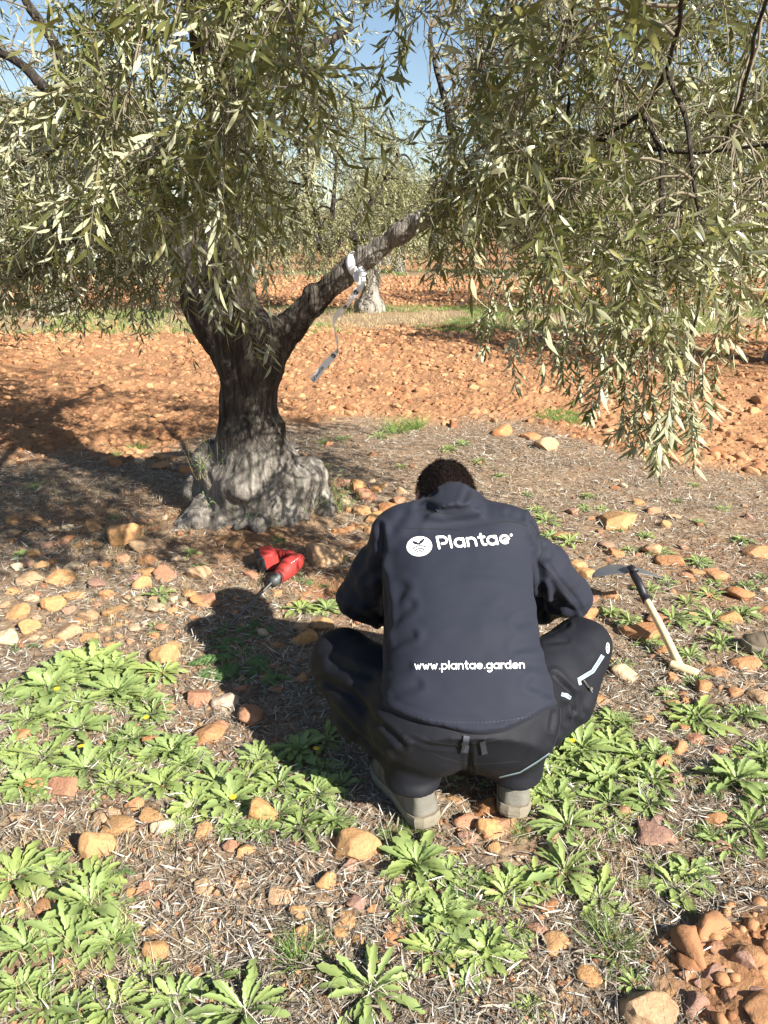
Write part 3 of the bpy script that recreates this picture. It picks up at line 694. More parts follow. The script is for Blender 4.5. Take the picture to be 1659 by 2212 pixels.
def plant_tree(x, y, k, label, s=1.0, rot=0.0, group='olive trees of the grove behind', cat='tree'):
    e = empty('olive_tree', (x, y, float(gh(x, y)))); e.rotation_euler.z = rot; e.scale = (s, s, s)
    for nm, me, mt in zip(('trunk', 'crown', 'limbs'), protos[k], ('bark_far', 'olive_far', 'bark_far')):
        if not len(me.materials): me.materials.append(M[mt])
        o = bpy.data.objects.new(nm, me); COL.objects.link(o); o.parent = e
    if abs(x+.32) < .01:
        for ch in e.children:
            if ch.name.startswith(('crown', 'limbs')): ch.location.x = -.85
    tag(e, label, cat, group); return e
for i, (x, y, k, lb) in enumerate(spots): plant_tree(x, y, k, lb, random.uniform(.95, 1.12), i*2.1 if i else 0)
far_lb = 'one of the remote olive trees closing off the grove at the horizon'
for row, y in enumerate((47, 58, 72, 90, 112)):
    for i in range(-5, 6):
        x = i*(9+row*3.2)+random.uniform(-1.5, 1.5)+(row % 2)*4
        if y < 60 and abs(x+8.9) < 2: continue
        plant_tree(x, y+random.uniform(-2, 2), random.randrange(3), far_lb, random.uniform(1.0, 1.35), random.uniform(0, 6), 'remote olive trees at the horizon')
# low hills beyond the grove
hx = np.linspace(-900, 900, 120); hy = np.linspace(420, 900, 14); HX, HY = np.meshgrid(hx, hy, indexing='ij')
HZ = sstep(420, 700, HY)*(16+10*noise2(HX, HY, .006, 40, 3))-.8
I = (np.arange(119)[:, None]*14+np.arange(13)[None]).ravel()
mt = NT('hill_scrub'); mt.P(Base_Color=mt.ramp(mt.noise(.02, 6, .6, mt.pos()), [(.35, (.07, .09, .05)), (.6, (.22, .15, .08))]), Roughness=1.0)
tag(obj('hills', mesh_np('hills', np.stack([HX, HY, HZ], -1).reshape(-1, 3), np.stack([I, I+14, I+15, I+1], -1)), mt.m), kind='structure')

# ------------------------------------------------------------------ the crouching man
O = np.array([.214, 1.70, .42]); T = np.array([0, .775, .632]); NB = np.array([0, -.632, .775])
def tor(u, t, w): return O+np.array([u, 0, 0])+T*t+NB*w
man = empty('person', (.22, 1.93, 0.0))
tag(man, 'man in a dark navy printed jacket squatting with his back to us, head bowed', 'person')
tk = np.array([-.05, 0, .10, .25, .40, .52, .60, .66, .71, .76])
ta = np.array([.256, .252, .236, .219, .213, .222, .222, .185, .115, .08])
tb = np.array([.15, .15, .15, .145, .145, .135, .115, .095, .075, .06])
tw_ = np.array([0, 0, .022, .040, .042, .030, .014, -.002, -.014, -.02])
def torso_fn(shrink=0.0, hem=True):
    def fn(P):
        q = P-O; t = q@T; w = q@NB; u = q[..., 0]-.012*sstep(.5, 0, t)
        a = np.interp(t, tk, ta)-shrink; b = np.interp(t, tk, tb)-shrink; c = np.interp(t, tk, tw_)-shrink-b
        r = ((np.abs(u)/a)**2.5+(np.abs(w-c)/b)**2.5)**(1/2.5)
        d = (r-1)*np.minimum(a, b)*.85
        d = np.maximum(d, t-.745+shrink)
        d = np.maximum(d, -(t-(-.004+1.75*u*u-.004*np.sin(u*22)))) if hem else np.maximum(d, .12-t)
        return d
    return fn
SHR, SHL = np.array([.382, 2.235, .715]), np.array([.052, 2.235, .715])
ELR, ELL = np.array([.622, 2.36, .475]), np.array([-.088, 2.35, .465])
WRR, WRL = np.array([.36, 2.66, .22]), np.array([.13, 2.68, .20])
# body: one continuous figure under the clothes, with neck, head, ears, arms, hands and five fingers each
b = Field((-.32, 1.62, -.0), (.86, 2.92, .98), .0065)
b.put((-.05, 1.65, .3), (.46, 2.4, .95), torso_fn(.018, False), .02)
b.ell((.214, 1.93, .34), (.17, .15, .15), k=.03)
HD = np.array([.197, 2.42, .812]); HAX = nrm(np.array([0, .93, -.36])); HUP = np.cross(np.array([1., 0, 0]), HAX); HUP = HUP if HUP[2] > 0 else -HUP
b.chain([tor(0, .66, -.07), np.array([.205, 2.30, .815]), HD-HAX*.03], [.066, .05, .055], .02)
b.ell(HD, (.078, .100, .092), (RT, HAX, HUP), .015)
b.ell(HD+HAX*.02-HUP*.06, (.062, .085, .075), (RT, HAX, HUP), .02)                 # face, turned to the ground
b.ell(HD-HUP*.115-HAX*.015, (.045, .045, .04), (RT, HAX, HUP), .02)               # jaw
b.ell(HD-HUP*.148+HAX*.01, (.013, .025, .018), (RT, HAX, HUP), .008)              # nose
b.ell(HD-HUP*.128-HAX*.035, (.024, .008, .008), (RT, HAX, HUP), .004)             # lips
for s in (-1, 1):
    b.ell(HD+RT*s*.032-HUP*.118+HAX*.03, (.015, .011, .010), (RT, HAX, HUP), .006)
    c = HD+RT*s*.083-HAX*.045-HUP*.02; b.ell(c, (.010, .022, .032), (nrm(RT+HAX*-.4*s*0-HAX*.35), nrm(HAX+RT*.35*s*0+RT*.0), HUP), .006)
for S_, E_, W_, sd in ((SHR, ELR, WRR, 1), (SHL, ELL, WRL, -1)):
    b.cap(S_, E_, .052, .042, .02); b.cap(E_, W_, .042, .027, .01)
    hd = nrm(np.array([-sd*.25, .7, -.55])); lat = nrm(np.cross(hd, np.array([0, 0, 1.]))); pn = np.cross(lat, hd)
    pc = W_+hd*.055; b.ell(pc, (.042, .05, .018), (lat, hd, pn), .012); b.cap(W_, pc, .026, .026, .012)
    for i, (o, L_) in enumerate(((-.030, .072), (-.010, .082), (.010, .077), (.029, .062))):
        p0 = pc+lat*o+hd*.038; d1_ = nrm(hd*.9+np.array([0, 0, -.35])); d2_ = nrm(hd*.45+np.array([0, 0, -.9])); p1_ = p0+d1_*L_*.5; p2_ = p1_+d2_*L_*.5
        b.chain([p0, p1_, p2_], [.0092, .0085, .0072], .004)
    th = pc-lat*sd*.034-hd*.012; b.chain([th, th-lat*sd*.028+hd*.022, th-lat*sd*.03+hd*.05+np.array([0, 0, -.012])], [.012, .0105, .0085], .005)
HIR, HIL = np.array([.315, 1.915, .325]), np.array([.115, 1.915, .325])
KNR, KNL = np.array([.618, 2.20, .368]), np.array([-.132, 2.19, .335])
ANR, ANL = np.array([.374, 1.90, .225]), np.array([.080, 1.865, .225])
for H_, K_, A_ in ((HIR, KNR, ANR), (HIL, KNL, ANL)):
    b.cap(H_, K_, .085, .055, .02); b.cap(K_, A_, .052, .036, .01); b.cap(A_, A_+np.array([0, -.01, -.09]), .034, .030, .01)
V, Q = b.mesh(); V = relax(V, Q, 1); obj('body', mesh_np('body', V, Q), M['skin'], man)

def fold(V, N, lst):
    """press folds into the cloth along lines; each line is given where the photo shows it on the near side of the cloth"""
    px, py, d = proj(V); face = np.clip(-(N@FWD)*3, 0, 1); D = np.zeros(len(V))
    for l in lst:
        pts, w_, dep = l; dep *= 1.7
        best = np.full(len(V), 1e9)
        for (x0, y0), (x1, y1) in zip(pts[:-1], pts[1:]):
            dx, dy = x1-x0, y1-y0; t = np.clip(((px-x0)*dx+(py-y0)*dy)/(dx*dx+dy*dy), 0, 1)
            best = np.minimum(best, np.hypot(px-x0-t*dx, py-y0-t*dy)*(1+.0*t))
        D += -dep*np.exp(-(best/w_)**2)+dep*.55*np.exp(-((best-w_*1.9)/w_)**2)
    return V+N*(D*face)[:, None]
# jacket
j = Field((-.26, 1.58, .10), (.80, 2.80, 1.02), .0056)
j.put((-.05, 1.6, .25), (.48, 2.42, 1.0), torso_fn(0), .0)
WR2R, WR2L = ELR+(WRR-ELR)*.93, ELL+(WRL-ELL)*.93
for S_, E_, W_ in ((SHR, ELR, WR2R), (SHL, ELL, WR2L)):
    mid = (S_+E_)/2+np.array([0, -.012, .008]); j.chain([S_, mid, E_], [.078, .074, .062], .03); j.cap(E_, W_, .062, .042, .012)
j.ell(tor(.135, .615, -.06), (.10, .07, .075), k=.05); j.ell(tor(-.135, .615, -.06), (.10, .07, .075), k=.05)
ca, cb = np.array([.206, 2.205, .826]), np.array([.2, 2.262, .842])
def collar(P):
    ab = cb-ca; L = np.linalg.norm(ab); x = ab/L; q = P-ca; t = q@x; up_ = np.array([0, -x[2], x[1]]); lx = q[..., 0]; lz = q@up_
    rx = .080-.012*np.clip(t/L, 0, 1); rz = .060-.006*np.clip(t/L, 0, 1)
    r = np.sqrt((lx/rx)**2+(lz/rz)**2); d = (r-1)*rz; top = L+.026-lx*lx*4.5
    return np.maximum(np.maximum(d, t-top), -t-.05)
j.put(ca-.1, cb+.1, collar, .022)
V, Q = j.mesh(); V = relax(V, Q, 2); N = vnormals(V, Q)
q = V-O; tt = q@T
sleeve = np.clip((np.abs(V[:, 0]-.214)-.2)/.05, 0, 1)
V = V+N*((.0030*fbm(V*np.array([9, 9, 14]), 3, 2)*(1+1.2*sleeve))+.0035*sleeve*(1-np.abs(fbm(V*np.array([10, 10, 26]), 2, 6))))[:, None]
V = fold(V, N, [
    ([(822, 1138), (826, 1190), (821, 1222)], 7, .0045), ([(1150, 1120), (1172, 1180), (1165, 1213), (1174, 1330)], 8, .007),
    ([(818, 1215), (832, 1300), (829, 1380)], 9, .007),
    ([(835, 1362), (886, 1307)], 10, .003), ([(832, 1400), (890, 1372)], 9, .003), ([(840, 1340), (870, 1270)], 12, .003),
    ([(1172, 1330), (1120, 1345)], 10, .002), ([(1178, 1385), (1120, 1400)], 11, .0022), ([(1190, 1440), (1130, 1432)], 10, .002),
    ([(1205, 1500), (1150, 1480)], 11, .003), ([(850, 1500), (900, 1480)], 10, .002), ([(845, 1450), (880, 1440)], 9, .002),
    ([(1180, 1215), (1215, 1262), (1247, 1300), (1268, 1342)], 5, .002),
    ([(1175, 1330), (1225, 1340), (1268, 1344)], 7, .005), ([(1195, 1290), (1240, 1325)], 9, .0035), ([(1185, 1250), (1210, 1300)], 9, .0035),
    ([(790, 1190), (760, 1260), (770, 1300)], 10, .003), ([(760, 1320), (800, 1340)], 9, .004), ([(745, 1280), (790, 1300)], 9, .003), ([(820, 1230), (790, 1250)], 8, .004),
    ([(905, 1095), (960, 1105), (1025, 1095)], 8, .004), ([(1000, 1085), (1010, 1060)], 6, .003), ([(905, 1085), (940, 1062)], 5, .003),
    ([(1125, 1120), (1100, 1108)], 7, .002), ([(900, 1150), (860, 1170)], 9, .0015), ([(870, 1110), (850, 1140)], 10, .002)])
N = vnormals(V, Q); q = V-O; tt = q@T; he = -.004+1.75*(q[:, 0])**2
V = V-N*(.0016*np.exp(-((tt-he-.026)/.007)**2)*(np.abs(q[:, 0]) < .23))[:, None]
V = V+N*(.0025*sstep(.012, .0, tt-he)*(q@NB > -.12)*(np.abs(q[:, 0]) < .23))[:, None]
jk = obj('jacket', mesh_np('jacket', V, Q), M['jacket'], man)
BJ = BVHTree.FromPolygons([tuple(v) for v in V], [tuple(x) for x in Q.tolist()])
# trousers
t_ = Field((-.32, 1.64, .02), (.82, 2.42, .62), .0068)
t_.ell((.125, 1.893, .335), (.168, .168, .174), k=.03); t_.ell((.318, 1.893, .335), (.172, .168, .174), k=.02)
t_.ell((.215, 1.86, .37), (.20, .13, .12), k=.03)
def waist(P):
    t = (P-O)@T; u = P[..., 0]-O[0]; return np.maximum((np.sqrt((u/.208)**2+((P-O)@NB+.155)**2/.132**2)-1)*.13, np.maximum(t-.15, -t-.02))
t_.put((-.05, 1.6, .25), (.5, 2.1, .62), waist, .03)
for H_, K_, A_, s in ((HIR, KNR, ANR, 1), (HIL, KNL, ANL, -1)):
    t_.chain([H_, (H_+K_)/2+np.array([s*.01, -.005, .0]), K_], [.135, .112, .094], .03)
    t_.chain([K_, (K_+A_)/2+np.array([s*.03, -.01, .0]), A_], [.092, .094, .076], .02)
    cr = A_+np.array([0, -.022, -.068]); t_.put(cr-.1, cr+.12, (lambda c_: (lambda P: np.maximum((np.sqrt(((P[..., 0]-c_[0])/.079)**2+((P[..., 1]-c_[1]-.25*(P[..., 2]-c_[2]))/.086)**2)-1)*.07, np.maximum(c_[2]-P[..., 2]+.05*(P[..., 1]-c_[1]), P[..., 2]-c_[2]-.08))))(cr), .02)
V, Q = t_.mesh(); V = relax(V, Q, 2); N = vnormals(V, Q)
leg = sstep(.13, .3, np.abs(V[:, 0]-.21))
V = V+N*(.002*fbm(V*12, 3, 2)+.006*leg*(.6-np.abs(fbm(V*np.array([7, 7, 13])+fbm(V*3, 1, 9)[:, None]*.6, 2, 31)))+.006*sstep(.26, .1, V[:, 2])*fbm(V*np.array([9, 9, 36]), 2, 44))[:, None]
V = fold(V, N, [
    ([(1197, 1459), (1232, 1495), (1239, 1535)], 6, .006), ([(1212, 1520), (1208, 1569), (1196, 1612)], 5, .004), ([(1225, 1520), (1222, 1560)], 5, .003), ([(1196, 1540), (1190, 1575)], 5, .003),
    ([(1182, 1388), (1225, 1384)], 5, .002), ([(1185, 1368), (1224, 1349)], 6, .004), ([(1245, 1500), (1260, 1540)], 7, .0025), ([(1290, 1440), (1270, 1500), (1240, 1560)], 12, .003),
    ([(700, 1470), (760, 1500), (810, 1560)], 9, .005), ([(690, 1500), (740, 1560), (790, 1610)], 9, .005), ([(720, 1430), (800, 1460)], 10, .004), ([(700, 1540), (760, 1640)], 9, .004), ([(770, 1590), (830, 1640)], 7, .004), ([(820, 1560), (870, 1610)], 7, .003),
    ([(1014, 1610), (1013, 1646), (1021, 1690)], 5, .0028), ([(880, 1592), (930, 1612), (985, 1616)], 4, .0015)])
tr_ = obj('trousers', mesh_np('trousers', V, Q), M['trouser'], man)
BT = BVHTree.FromPolygons([tuple(v) for v in V], [tuple(x) for x in Q.tolist()])
def hit(bvh, x, y, lift):
    r = Vector(ray(x, y)).normalized(); h = bvh.ray_cast(Vector(CAMP), r)
    if h[0] is None: return None
    n = h[1] if h[1].dot(r) < 0 else -h[1]
    return np.array(h[0]+n*lift)
def strip(mb, bvh, pts, wpx, lift, close=False, capped=True, step=1.2):
    """a narrow band of cloth or print lying on the garment"""
    P = [np.array(p, float) for p in pts]
    S = [P[0]]
    for a_, b_ in zip(P[:-1], P[1:]):
        n_ = max(1, int(np.linalg.norm(b_-a_)/step)); S += [a_+(b_-a_)*k/n_ for k in range(1, n_+1)]
    S = np.array(S); t = nrm(np.gradient(S, axis=0)); s = np.stack([-t[:, 1], t[:, 0]], 1)
    L = [[hit(bvh, *(c+o*wpx*.5*n_), lift) for o in (-1, 0, 1)] for c, n_ in zip(S, s)]
    for a_, b_ in zip(L[:-1], L[1:]):
        for k in (0, 1):
            c4 = [a_[k], a_[k+1], b_[k+1], b_[k]]
            if all(c is not None for c in c4): mb.add(np.array(c4), [[0, 1, 2, 3]])
    if capped:
        for c in (S[0], S[-1]): disc(mb, bvh, c, wpx*.5, wpx*.5, lift+.00006, 2)
def disc(mb, bvh, c, rx, ry, lift, rings=8, rot=0.0):
    cs, sn = math.cos(rot), math.sin(rot); rows = []
    for i in range(rings+1):
        m_ = 1 if i == 0 else 28; r_ = i/rings
        rows.append([hit(bvh, c[0]+cs*rx*r_*math.cos(k/m_*6.2832)-sn*ry*r_*math.sin(k/m_*6.2832), c[1]+sn*rx*r_*math.cos(k/m_*6.2832)+cs*ry*r_*math.sin(k/m_*6.2832), lift) for k in range(m_)])
    if any(h is None for r_ in rows for h in r_): return
    Vv = np.array([h for r_ in rows for h in r_]); k = np.arange(28); k2 = (k+1) % 28
    mb.more(Vv, np.stack([np.zeros(28, int), 1+k, 1+k2], 1), *[np.stack([1+(i-1)*28+k, 1+i*28+k, 1+i*28+k2, 1+(i-1)*28+k2], 1) for i in range(1, rings+1) if i < rings+0] if rings > 1 else [])
def arc(cx, cy, r, a0, a1, n=14, ry=None):
    ry = ry or r; return [(cx+r*math.cos(math.radians(a)), cy+ry*math.sin(math.radians(a))) for a in np.linspace(a0, a1, n)]
GLY = {  # stroke letters in units of the x-height
    'w': ([[(0, 1), (.3, .02), (.55, .85), (.8, .02), (1.1, 1)]], 1.52), '.': ([[(.1, .05), (.1, .06)]], .52),
    'p': ([[(0, 1), (0, -.55)], arc(.48, .5, .48, 0, 360, 24)], 1.36), 'l': ([[(0, 1.5), (0, 0)]], .42), 'a': ([arc(.48, .5, .48, 0, 360, 24), [(.96, 1), (.96, 0)]], 1.38),
    'n': ([[(0, 0), (0, 1)], [(0, .5)]+arc(.42, .56, .42, 180, 0)+[(.84, 0)]], 1.24), 't': ([[(.26, 1.45), (.26, .2), (.36, .02), (.55, 0)], [(0, 1), (.56, 1)]], .92),
    'e': ([[(.02, .5), (.94, .5)]+arc(.48, .5, .48, 0, 315, 22)], 1.30), 'g': ([arc(.48, .5, .48, 0, 360, 24), [(.96, 1), (.96, -.2)]+arc(.5, -.15, .46, 0, -140, 10)], 1.38),
    'r': ([[(0, 0), (0, 1)], [(0, .5)]+arc(.42, .54, .42, 180, 70, 8)], .80), 'd': ([arc(.48, .5, .48, 0, 360, 24), [(.96, 1.5), (.96, 0)]], 1.38)}
BIG = {  # the large rounded lettering with its open counters
    'P': ([[(0, 1.42), (0, 0)], [(0, 1.42), (.62, 1.42)]+arc(.62, .98, .44, 90, -90)+[(.42, .54)]], 1.45), 'l': ([[(0, 1.42), (0, 0)]], .50),
    'a': ([arc(.5, .5, .5, 50, 318, 20), [(.62, 1.0), (1.02, 1.0), (1.06, 0)]], 1.50), 'n': ([[(0, 0), (0, 1)], arc(.46, .54, .46, 130, 0)+[(.92, 0)]], 1.36),
    't': ([[(.3, 1.38), (.3, .3), (.42, .04), (.68, 0)], [(0, 1), (.66, 1)]], .98), 'e': ([[(.45, .42), (.96, .52)]+arc(.5, .52, .48, 0, 300, 22)], 1.2)}
def write(mb, bvh, text, font, org, xa, ya, wpx, lift):
    x = 0; k = 0
    for ch in text:
        strokes, adv = font[ch]
        for st in strokes:
            k += 1; strip(mb, bvh, [(org[0]+xa[0]*(x+p[0])+ya[0]*p[1], org[1]+xa[1]*(x+p[0])+ya[1]*p[1]) for p in st], wpx, lift+.00009*(k % 5))
        x += adv
    return x
pr = MB()
write(pr, BJ, 'Plantae', BIG, (949, 1184.5), (17.3*1.06, -1.35), (-3.7, -16.6), 5.0, .0012)
disc(pr, BJ, (1104, 1156), 2.9, 2.7, .0013, 2)
obj('back_lettering', pr.mesh('back_lettering'), M['print'], jk)
em = MB(); disc(em, BJ, (906, 1180.5), 27.6, 21.6, .0011, 14, -.10); eo = obj('emblem', em.mesh('emblem'), M['print'], jk)
ed = MB()
for w_, pk, sg in ((15, 1179.5, 5.5), (9.7, 1185, 4.5), (5, 1190, 2.6)): strip(ed, BJ, [(906.5+x_, pk+sg*(x_/w_)**2-.13*x_) for x_ in np.linspace(-w_, w_, 12)], 2.2, .0018)
for s_, tip in ((-1, (893.5, 1171.5)), (1, (915.5, 1166))):
    root_ = (904.5+s_*1.5, 1175.5); mx = ((root_[0]+tip[0])/2, (root_[1]+tip[1])/2)
    strip(ed, BJ, [root_, (mx[0], mx[1]), tip], 4.4, .0019); disc(ed, BJ, (mx[0], mx[1]), 4.4, 3.2, .0020, 2, -.5*s_)
obj('emblem_leaves', ed.mesh('emblem_leaves'), M['jacket'], eo)
wb = MB(); write(wb, BJ, 'www.plantae.garden', GLY, (897, 1446), (11.35, -.12), (-.3, -11.0), 2.7, .0012)
obj('web_lettering', wb.mesh('web_lettering'), M['print'], jk)
sm = MB()
for pts in ([(868, 1160), (905, 1166-1), (950, 1169), (1018, 1171)], ): pass
for pts in ([(872, 1140), (900, 1141.5), (935, 1142), (975, 1144), (994, 1145), (1010, 1141), (1045, 1134), (1085, 1127), (1110, 1127), (1140, 1136)],
            [(823, 1136), (828, 1165), (825, 1195), (820, 1222)], [(1146, 1124), (1165, 1155), (1172, 1190), (1166, 1212), (1190, 1238), (1217, 1270), (1247, 1305), (1270, 1340), (1262, 1347), (1225, 1349), (1190, 1351)],
            [(1166, 1212), (1170, 1280), (1172, 1330)], [(820, 1222), (833, 1290), (830, 1350), (838, 1420), (834, 1450)],
            [(905, 1098), (940, 1106), (975, 1108), (1005, 1102), (1025, 1094)]): strip(sm, BJ, smooth_path([(*p, 0) for p in pts], 40)[:, :2], 2.1, .0010, capped=False)
obj('seams', sm.mesh('seams'), M['seam'], jk)
hs = MB()
hpts = [(842+i*8.6, 1534+27*(1-((842+i*8.6-1018)/178)**2)) for i in range(42)]
for i in range(0, 41): strip(hs, BJ, [hpts[i], ((hpts[i][0]+hpts[i+1][0])/2, (hpts[i][1]+hpts[i+1][1])/2)], .8, .0006, capped=False, step=3)
obj('hem_stitching', hs.mesh('hem_stitching'), M['piping'], jk)
# trouser details
ts = MB()
for pts in ([(900, 1610), (945, 1632), (985, 1643.6), (1013, 1648), (1052, 1649), (1123, 1643.6)], [(1014, 1604), (1013, 1646), (1021, 1676)], [(1020, 1604), (1019, 1646), (1026, 1674)],
            [(975, 1598), (1000, 1604), (1040, 1603), (1075, 1596), (1100, 1588)], [(1232, 1497), (1238, 1530), (1234, 1560)], [(1210, 1530), (1207, 1575), (1190, 1625)], [(895, 1585), (930, 1600), (975, 1608)]):
    strip(ts, BT, smooth_path([(*p, 0) for p in pts], 30)[:, :2], 1.9, .0010, capped=False)
obj('seams', ts.mesh('seams'), M['seam'], tr_)
for pts, w_ in (([(1008, 1590), (1001, 1622)], 13), ([(1042, 1598), (1047, 1625)], 12)):
    lp = MB(); strip(lp, BT, pts, w_, .006, capped=False); strip(lp, BT, [pts[1], (pts[1][0]+.5, pts[1][1]+2)], w_+1, .004, capped=False); obj('belt_loop', lp.mesh('belt_loop'), M['piping'], tr_)
wl = MB(); strip(wl, BT, [(1007, 1577), (1030, 1579)], 9, .007, capped=False); obj('waist_label', wl.mesh('waist_label'), M['zip'], tr_)
for pts, w_ in (([(1301, 1416), (1279, 1450), (1248, 1469)], 8.5), ([(1211, 1499.5), (1221, 1502), (1232, 1508)], 9), ([(1078, 1678), (1123, 1667), (1159, 1645), (1186, 1626)], 3.0)):
    zp = MB(); strip(zp, BT, pts, w_, .0022, capped=False); zo = obj('zip', zp.mesh('zip'), M['zip'], tr_)
    zz = MB(); strip(zz, BT, pts, w_*.16, .0030, capped=False); obj('zip_teeth', zz.mesh('zip_teeth'), M['metal'] if w_ > 5 else M['seam'], zo)
    if w_ == 8.5:
        pl = MB(); strip(pl, BT, [(1249, 1468), (1252, 1480)], 6, .003, capped=False); obj('zip_stop', pl.mesh('zip_stop'), M['zip'], zo)
        pu = MB(); strip(pu, BT, [(1256, 1469), (1263, 1479), (1271, 1489)], 2.0, .008, capped=False); disc(pu, BT, (1271, 1488), 3.2, 4.2, .010, 3, -.5); strip(pu, BT, [(1272, 1490), (1276, 1497)], 1.4, .007, capped=False)
        obj('zip_puller', pu.mesh('zip_puller'), M['metal'], zo)
kl = MB(); strip(kl, BT, [(1312+3.2*math.cos(a), 1400+11*math.sin(a)) for a in np.linspace(0, 6.283, 26)], 1.2, .0016, capped=False); strip(kl, BT, [(1310.5, 1395), (1313, 1401), (1312, 1407)], 1.4, .0017, capped=False)
obj('knee_emblem', kl.mesh('knee_emblem'), M['print'], tr_)
cp = MB(); tube(cp, [np.array([.452, 1.90, .215]), np.array([.456, 1.885, .20]), np.array([.45, 1.875, .186])], .002, 6); tube(cp, [np.array([.450, 1.876, .19]), np.array([.447, 1.872, .176])], .006, 8); obj('cord_stopper', cp.mesh('cord_stopper'), M['darkp'], tr_)

# hair: a cap and thousands of short strands combed from the crown to the nape
hf = Field(HD-.17, HD+.17, .006)
hf.ell(HD+HUP*.006, (.090, .112, .100), (RT, HAX, HUP), .01); hf.ell(HD-HAX*.055+HUP*.0, (.082, .075, .088), (RT, HAX, HUP), .03)
hf.ell(HD-HUP*.13+HAX*.02, (.075, .11, .085), (RT, HAX, HUP), .0)
hf = Field(HD-.17, HD+.17, .006)
def hair_fn(P):
    q = P-HD; x, y, z = q@RT, q@HAX, q@HUP
    d1_ = (np.sqrt((x/.090)**2+(y/.112)**2+((z-.004)/.100)**2)-1)*.09; d2_ = (np.sqrt((x/.080)**2+((y+.085)/.090)**2+((z+.008)/.080)**2)-1)*.07
    d = np.minimum(d1_, d2_); return np.maximum(d, -z-.075+.35*np.clip(y, -1, 0)+.5*np.clip(y, 0, .3))
hf.put(HD-.16, HD+.16, hair_fn, 0)
V, Q = hf.mesh(); V = relax(V, Q, 2); N = vnormals(V, Q); V = V+N*(.0025*fbm(np.stack([V@RT*70, V@HAX*10, V@HUP*14], -1), 2, 3))[:, None]
ho = obj('hair', mesh_np('hair', V, Q), M['hair'], man)
idx = rng.integers(0, len(V), 9000); P = V[idx]; Nn = N[idx]; nz = (Nn@HUP) > -.35; P = P[nz]; Nn = Nn[nz]
flow = nrm(-HAX*.9-HUP*.15+rng.normal(0, .07, P.shape)); flow = nrm(flow-Nn*np.sum(flow*Nn, -1, keepdims=True)); frz = rng.uniform(.03, .16, (len(P), 1))
L = rng.uniform(.02, .045, (len(P), 1)); pts = np.stack([P-Nn*.002, P+flow*L*.35+Nn*L*frz*.5, P+flow*L*.7+Nn*L*frz*.75, P+flow*L+Nn*L*frz*.7+rng.normal(0, .002, P.shape)], 1)
hm = MB(); tubes(hm, pts, np.broadcast_to([.0007, .0006, .0005, .0002], pts.shape[:2]), 3)
st_ = HD+HAX*.05+HUP*.09+rng.normal(0, .02, (26, 3)); stp = np.stack([st_, st_+HUP*.02+rng.normal(0, .006, (26, 3)), st_+HUP*.034+rng.normal(0, .012, (26, 3))], 1); tubes(hm, stp, np.broadcast_to([.0008, .0006, .0002], (26, 3)), 3)
obj('hair_strands', hm.mesh('hair_strands'), M['hair'], ho)

